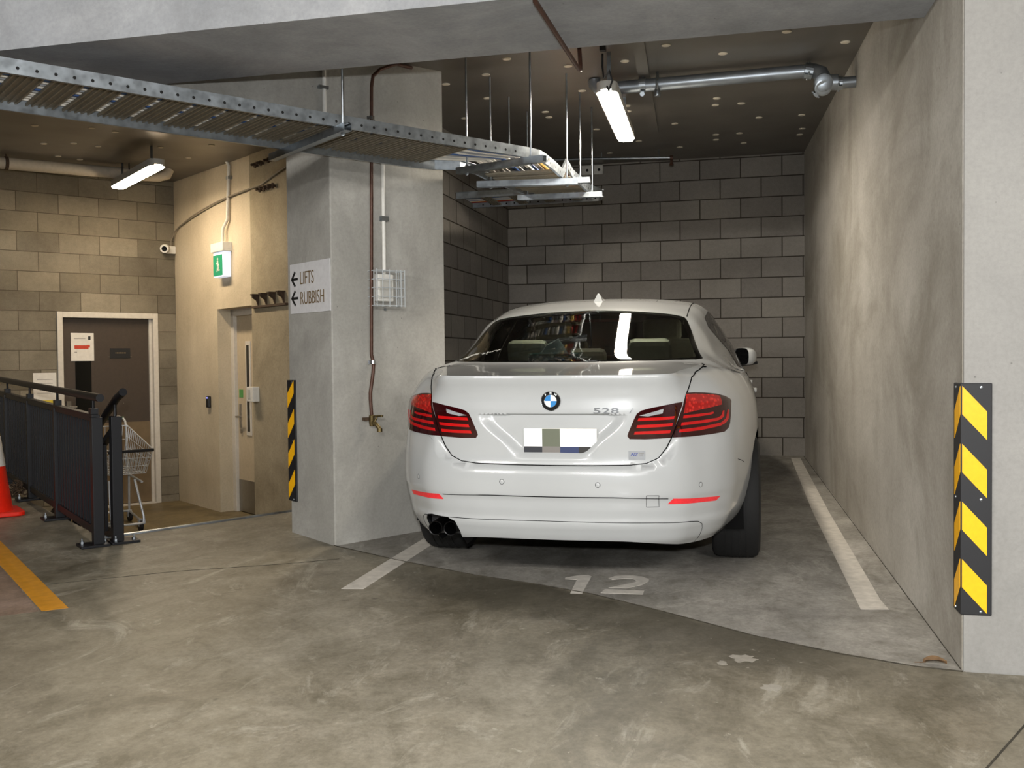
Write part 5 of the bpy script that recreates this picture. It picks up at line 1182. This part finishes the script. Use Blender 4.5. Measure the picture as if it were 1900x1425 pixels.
# wheel housings and underbody
def plan_x(y): return next(_pl[i][0] for i in range(len(_pl)) if _pl[i][1] >= y and (_pl[i][0] > .5))
for y, r_ in ((1.10, .385), (4.15, .375)):
    for s_ in (1, -1):
        mb = MB(); aa = [math.pi*(-.10+1.2*k/16) for k in range(17)]
        for outer_ in (0, 1): mb.v += [Vector((s_*(plan_x(y-r_*math.cos(t))-.03 if outer_ else .62), y-r_*math.cos(t), .345+r_*math.sin(t))) for t in aa]
        for k in range(16): mb.f.append([k, k+1, 17+k+1, 17+k]); mb.m.append(0)
        mb.f.append(list(range(17))); mb.m.append(0); obj('wheel_housing', mb, M['gap'], car, local=True)
mb = MB(); mb.prism([(-.50, .16, .33), (.50, .16, .33), (.66, .40, .33), (.62, .72, .33), (.62, 1.48, .33), (.90, 1.52, .30), (.90, 3.75, .30), (.62, 3.8, .33), (.62, 4.52, .33), (.6, 4.7, .33), (.3, 4.9, .33), (-.3, 4.9, .33), (-.6, 4.7, .33), (-.62, 4.52, .33), (-.62, 3.8, .33), (-.90, 3.75, .30), (-.90, 1.52, .30), (-.62, 1.48, .33), (-.62, .72, .33), (-.66, .40, .33)], (0, 0, -.03)); obj('underbody', mb, M['gap'], car, local=True)
# --- door mirrors, handles, door seams
for s_ in (1, -1):
    ax_ = Vector((s_*.84, .54, 0)).normalized(); sd_ = Vector((ax_.y, -ax_.x, 0))*s_; mc = Vector((s_*.965, 3.36, 1.06))
    def mirror_ring(d_, hw, hh, n=20, drop=0.0):
        return [mc+ax_*d_+sd_*hw*(abs(math.cos(t))**.6*(1 if math.cos(t) > 0 else -1))+ZX*(hh*(abs(math.sin(t))**.6*(1 if math.sin(t) > 0 else -1))+drop) for t in [2*math.pi*q/n for q in range(n)]]
    mb = MB(); rings = [mirror_ring(-.05, .100, .066), mirror_ring(-.03, .105, .070), mirror_ring(.0, .100, .068), mirror_ring(.035, .080, .052), mirror_ring(.055, .045, .028)]
    mb.v = [q for r in rings for q in r]
    for i in range(4):
        for q in range(20): mb.f.append([i*20+q, i*20+(q+1) % 20, i*20+20+(q+1) % 20, i*20+20+q]); mb.m.append(0)
    mb.f.append([80+q for q in range(20)]); mb.m.append(0); mi = obj('door_mirror', mb, M['paint'], car, local=True, smooth=True)
    mb = MB(); mb.prism(mirror_ring(-.047, .097, .063), ax_*.004); obj('mirror_glass', mb, M['trim_black'], mi, local=True)
    mb = MB(); mb.tube([(s_*.87, 3.42, 1.0), (s_*.93, 3.39, 1.0), (s_*.99, 3.37, 1.005), (s_*1.045, 3.36, 1.01)], [.022, .020, .016, .01], 8); obj('mirror_foot', mb, M['black_plastic'], mi, local=True, smooth=True)
    for y in (2.32, 3.32):
        a_h = next(_al[i] for i in range(len(_al)) if _pl[i][1] >= y and _pl[i][0] > .5)*s_; q = Vector(S(a_h, .862)); mb = MB(); mb.tube([q+Vector((-s_*.01, -.09, 0)), q+Vector((s_*.022, -.075, 0)), q+Vector((s_*.030, 0, .002)), q+Vector((s_*.022, .075, 0)), q+Vector((-s_*.01, .09, 0))], [.012, .016, .015, .016, .012], 10); obj('door_handle', mb, M['paint'], car, local=True, smooth=True)
    mb = MB()
    for y0_, y1_ in ((1.78, 2.0), (2.62, 2.62), (3.80, 3.72)):
        aL = lambda y: next(_al[i] for i in range(len(_al)) if _pl[i][1] >= y and _pl[i][0] > .5)*s_
        ln = [(aL(y1_ if z > .55 else y0_+(y1_-y0_)*sstep(.3, .6, z)), z) for z in (.32, .42, .5, .6, .75, .9, 1.0)]; ln = [(a, min(z, top(a)[0]-.004)) for a, z in ln]
        m2 = seam_tube(ln, .0028); mb.add(m2.v, m2.f)
    obj('door_gap', mb, M['gap'], car, local=True)
# --- aerial
mb = MB(); b0 = H(0, 1.88); secs = [(1.80, .030, .0), (1.86, .028, .022), (1.93, .020, .042), (1.985, .010, .060), (2.0, .005, .062)]
mb.add([(-.032, 1.965-.15, H(0, 1.81)-.004), (.032, 1.965-.15, H(0, 1.81)-.004), (.036, 1.98, H(0, 1.98)-.004), (-.036, 1.98, H(0, 1.98)-.004), (-.006, 1.84, H(0, 1.84)+.052), (.006, 1.84, H(0, 1.84)+.052), (.012, 1.97, H(0, 1.97)+.01), (-.012, 1.97, H(0, 1.97)+.01)], [(0, 1, 5, 4), (1, 2, 6, 5), (2, 3, 7, 6), (3, 0, 4, 7), (4, 5, 6, 7), (3, 2, 1, 0)]); obj('roof_aerial', mb, M['paint'], car, local=True, bevel=.005)
for s_ in (1, -1):
    obj('roof_joint', MB().tube([Vector(fH(s_*(.585+.01*k/6), 1.40+.17*k)) for k in range(11)], .0035, 6), M['gap'], body, local=True)
# third brake light behind the glass
mb = MB(); mb.bx(-.22, .22, 1.32, 1.35, H(0, 1.32)-.045, H(0, 1.32)-.028); o = obj('high_brake_light', mb, plain('dim_red_lens', '5a1512', .4), car, local=True)
# --- cabin
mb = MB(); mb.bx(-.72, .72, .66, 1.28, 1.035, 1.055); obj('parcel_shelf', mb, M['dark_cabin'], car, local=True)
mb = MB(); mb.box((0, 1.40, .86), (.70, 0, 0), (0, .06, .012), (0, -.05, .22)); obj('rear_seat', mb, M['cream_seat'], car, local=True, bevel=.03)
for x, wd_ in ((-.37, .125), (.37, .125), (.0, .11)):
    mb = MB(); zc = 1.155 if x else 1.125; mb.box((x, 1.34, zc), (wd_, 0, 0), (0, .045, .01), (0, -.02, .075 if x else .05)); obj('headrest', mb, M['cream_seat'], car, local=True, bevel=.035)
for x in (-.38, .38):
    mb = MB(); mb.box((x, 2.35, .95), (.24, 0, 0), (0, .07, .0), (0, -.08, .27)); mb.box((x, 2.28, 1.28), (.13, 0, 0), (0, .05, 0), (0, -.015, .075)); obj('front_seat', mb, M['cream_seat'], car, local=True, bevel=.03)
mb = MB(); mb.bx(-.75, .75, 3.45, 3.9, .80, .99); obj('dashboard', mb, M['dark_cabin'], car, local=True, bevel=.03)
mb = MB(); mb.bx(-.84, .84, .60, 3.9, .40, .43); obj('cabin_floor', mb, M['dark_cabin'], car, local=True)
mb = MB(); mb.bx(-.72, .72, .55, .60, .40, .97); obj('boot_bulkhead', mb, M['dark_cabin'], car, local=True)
# --- rear window sticker: white calligraphic strokes
mb = MB(); rn = random.Random(11)
def gp(x, y):
    y = .66+(y-.62)*.813; return Vector(fH(x, y))+nH(x, y)*.0025
strokes = [(-.645, .855, .03, .4), (-.625, .868, .045, .5), (-.61, .862, .05, .35), (-.60, .885, .03, .9), (-.585, .872, .04, -.2), (-.575, .885, .05, .2), (-.565, .868, .025, .9), (-.53, .868, .03, -.4), (-.522, .86, .02, .8), (-.505, .872, .022, 1.2), (-.49, .868, .014, .1), (-.475, .876, .03, 1.1), (-.46, .886, .018, .4), (-.45, .873, .02, 1.3), (-.44, .893, .02, .6), (-.53, .842, .012, .1), (-.505, .842, .01, .1), (-.62, .843, .03, .1), (-.66, .86, .025, .3)]
for x, y, l_, an in strokes:
    w_ = .0035+.004*rn.random(); dx, dy = l_/2*math.cos(an), l_/2*math.sin(an)*.9; ox, oy = -math.sin(an)*w_, math.cos(an)*w_
    ax_ = [(x-dx, y-dy), (x+ox, y+oy), (x+dx, y+dy), (x-ox, y-oy)]; q = [gp(*p) for p in ax_]; nq = nH(x, y); mb.prism(q, nq*.0004)
obj('window_sticker', mb, M['white_plastic'], rw, local=True)
# tissue box on the parcel shelf
bx0 = mm @ Vector((-.17, 1.10, 1.056)); t = thing('tissue_box', 'dark teal patterned tissue box on the parcel shelf behind the rear window', 'tissue box', bx0)
def teal():
    k = N('teal_flower_print'); vo = k.n('ShaderNodeTexVoronoi'); vo.inputs['Scale'].default_value = 30; k.link(k.co(), vo.inputs['Vector']); k.link(k.ramp(vo.outputs['Distance'], [(.22, lin('c4e6e6')), (.34, lin('1c7078')), (.8, lin('125a62'))]), k.b.inputs['Base Color']); return k.mat
mb = MB(); mb.box(bx0+cfz*.05, cfx*.14, cfy*.06, cfz*.05); obj('carton', mb, teal(), t, bevel=.004)
mb = MB(); pk = []
base_ = [bx0+cfz*.10+cfx*(.085*math.cos(q*math.pi/5))+cfy*(.03*math.sin(q*math.pi/5)) for q in range(10)]; mid = [bx0+cfz*(.145+.012*math.sin(q*2.1))+cfx*(.055*math.cos(q*math.pi/5)+.005)+cfy*(.022*math.sin(q*math.pi/5)) for q in range(10)]; apex = bx0+cfz*.185+cfx*.03
mb.v += base_+mid+[apex]
for q in range(10): j = (q+1) % 10; mb.f += [[q, j, 10+j, 10+q], [10+q, 10+j, 20]]; mb.m += [0, 0]
obj('tissue', mb, plain('pale_blue_tissue', 'b9cfd8', .9), t, smooth=True)
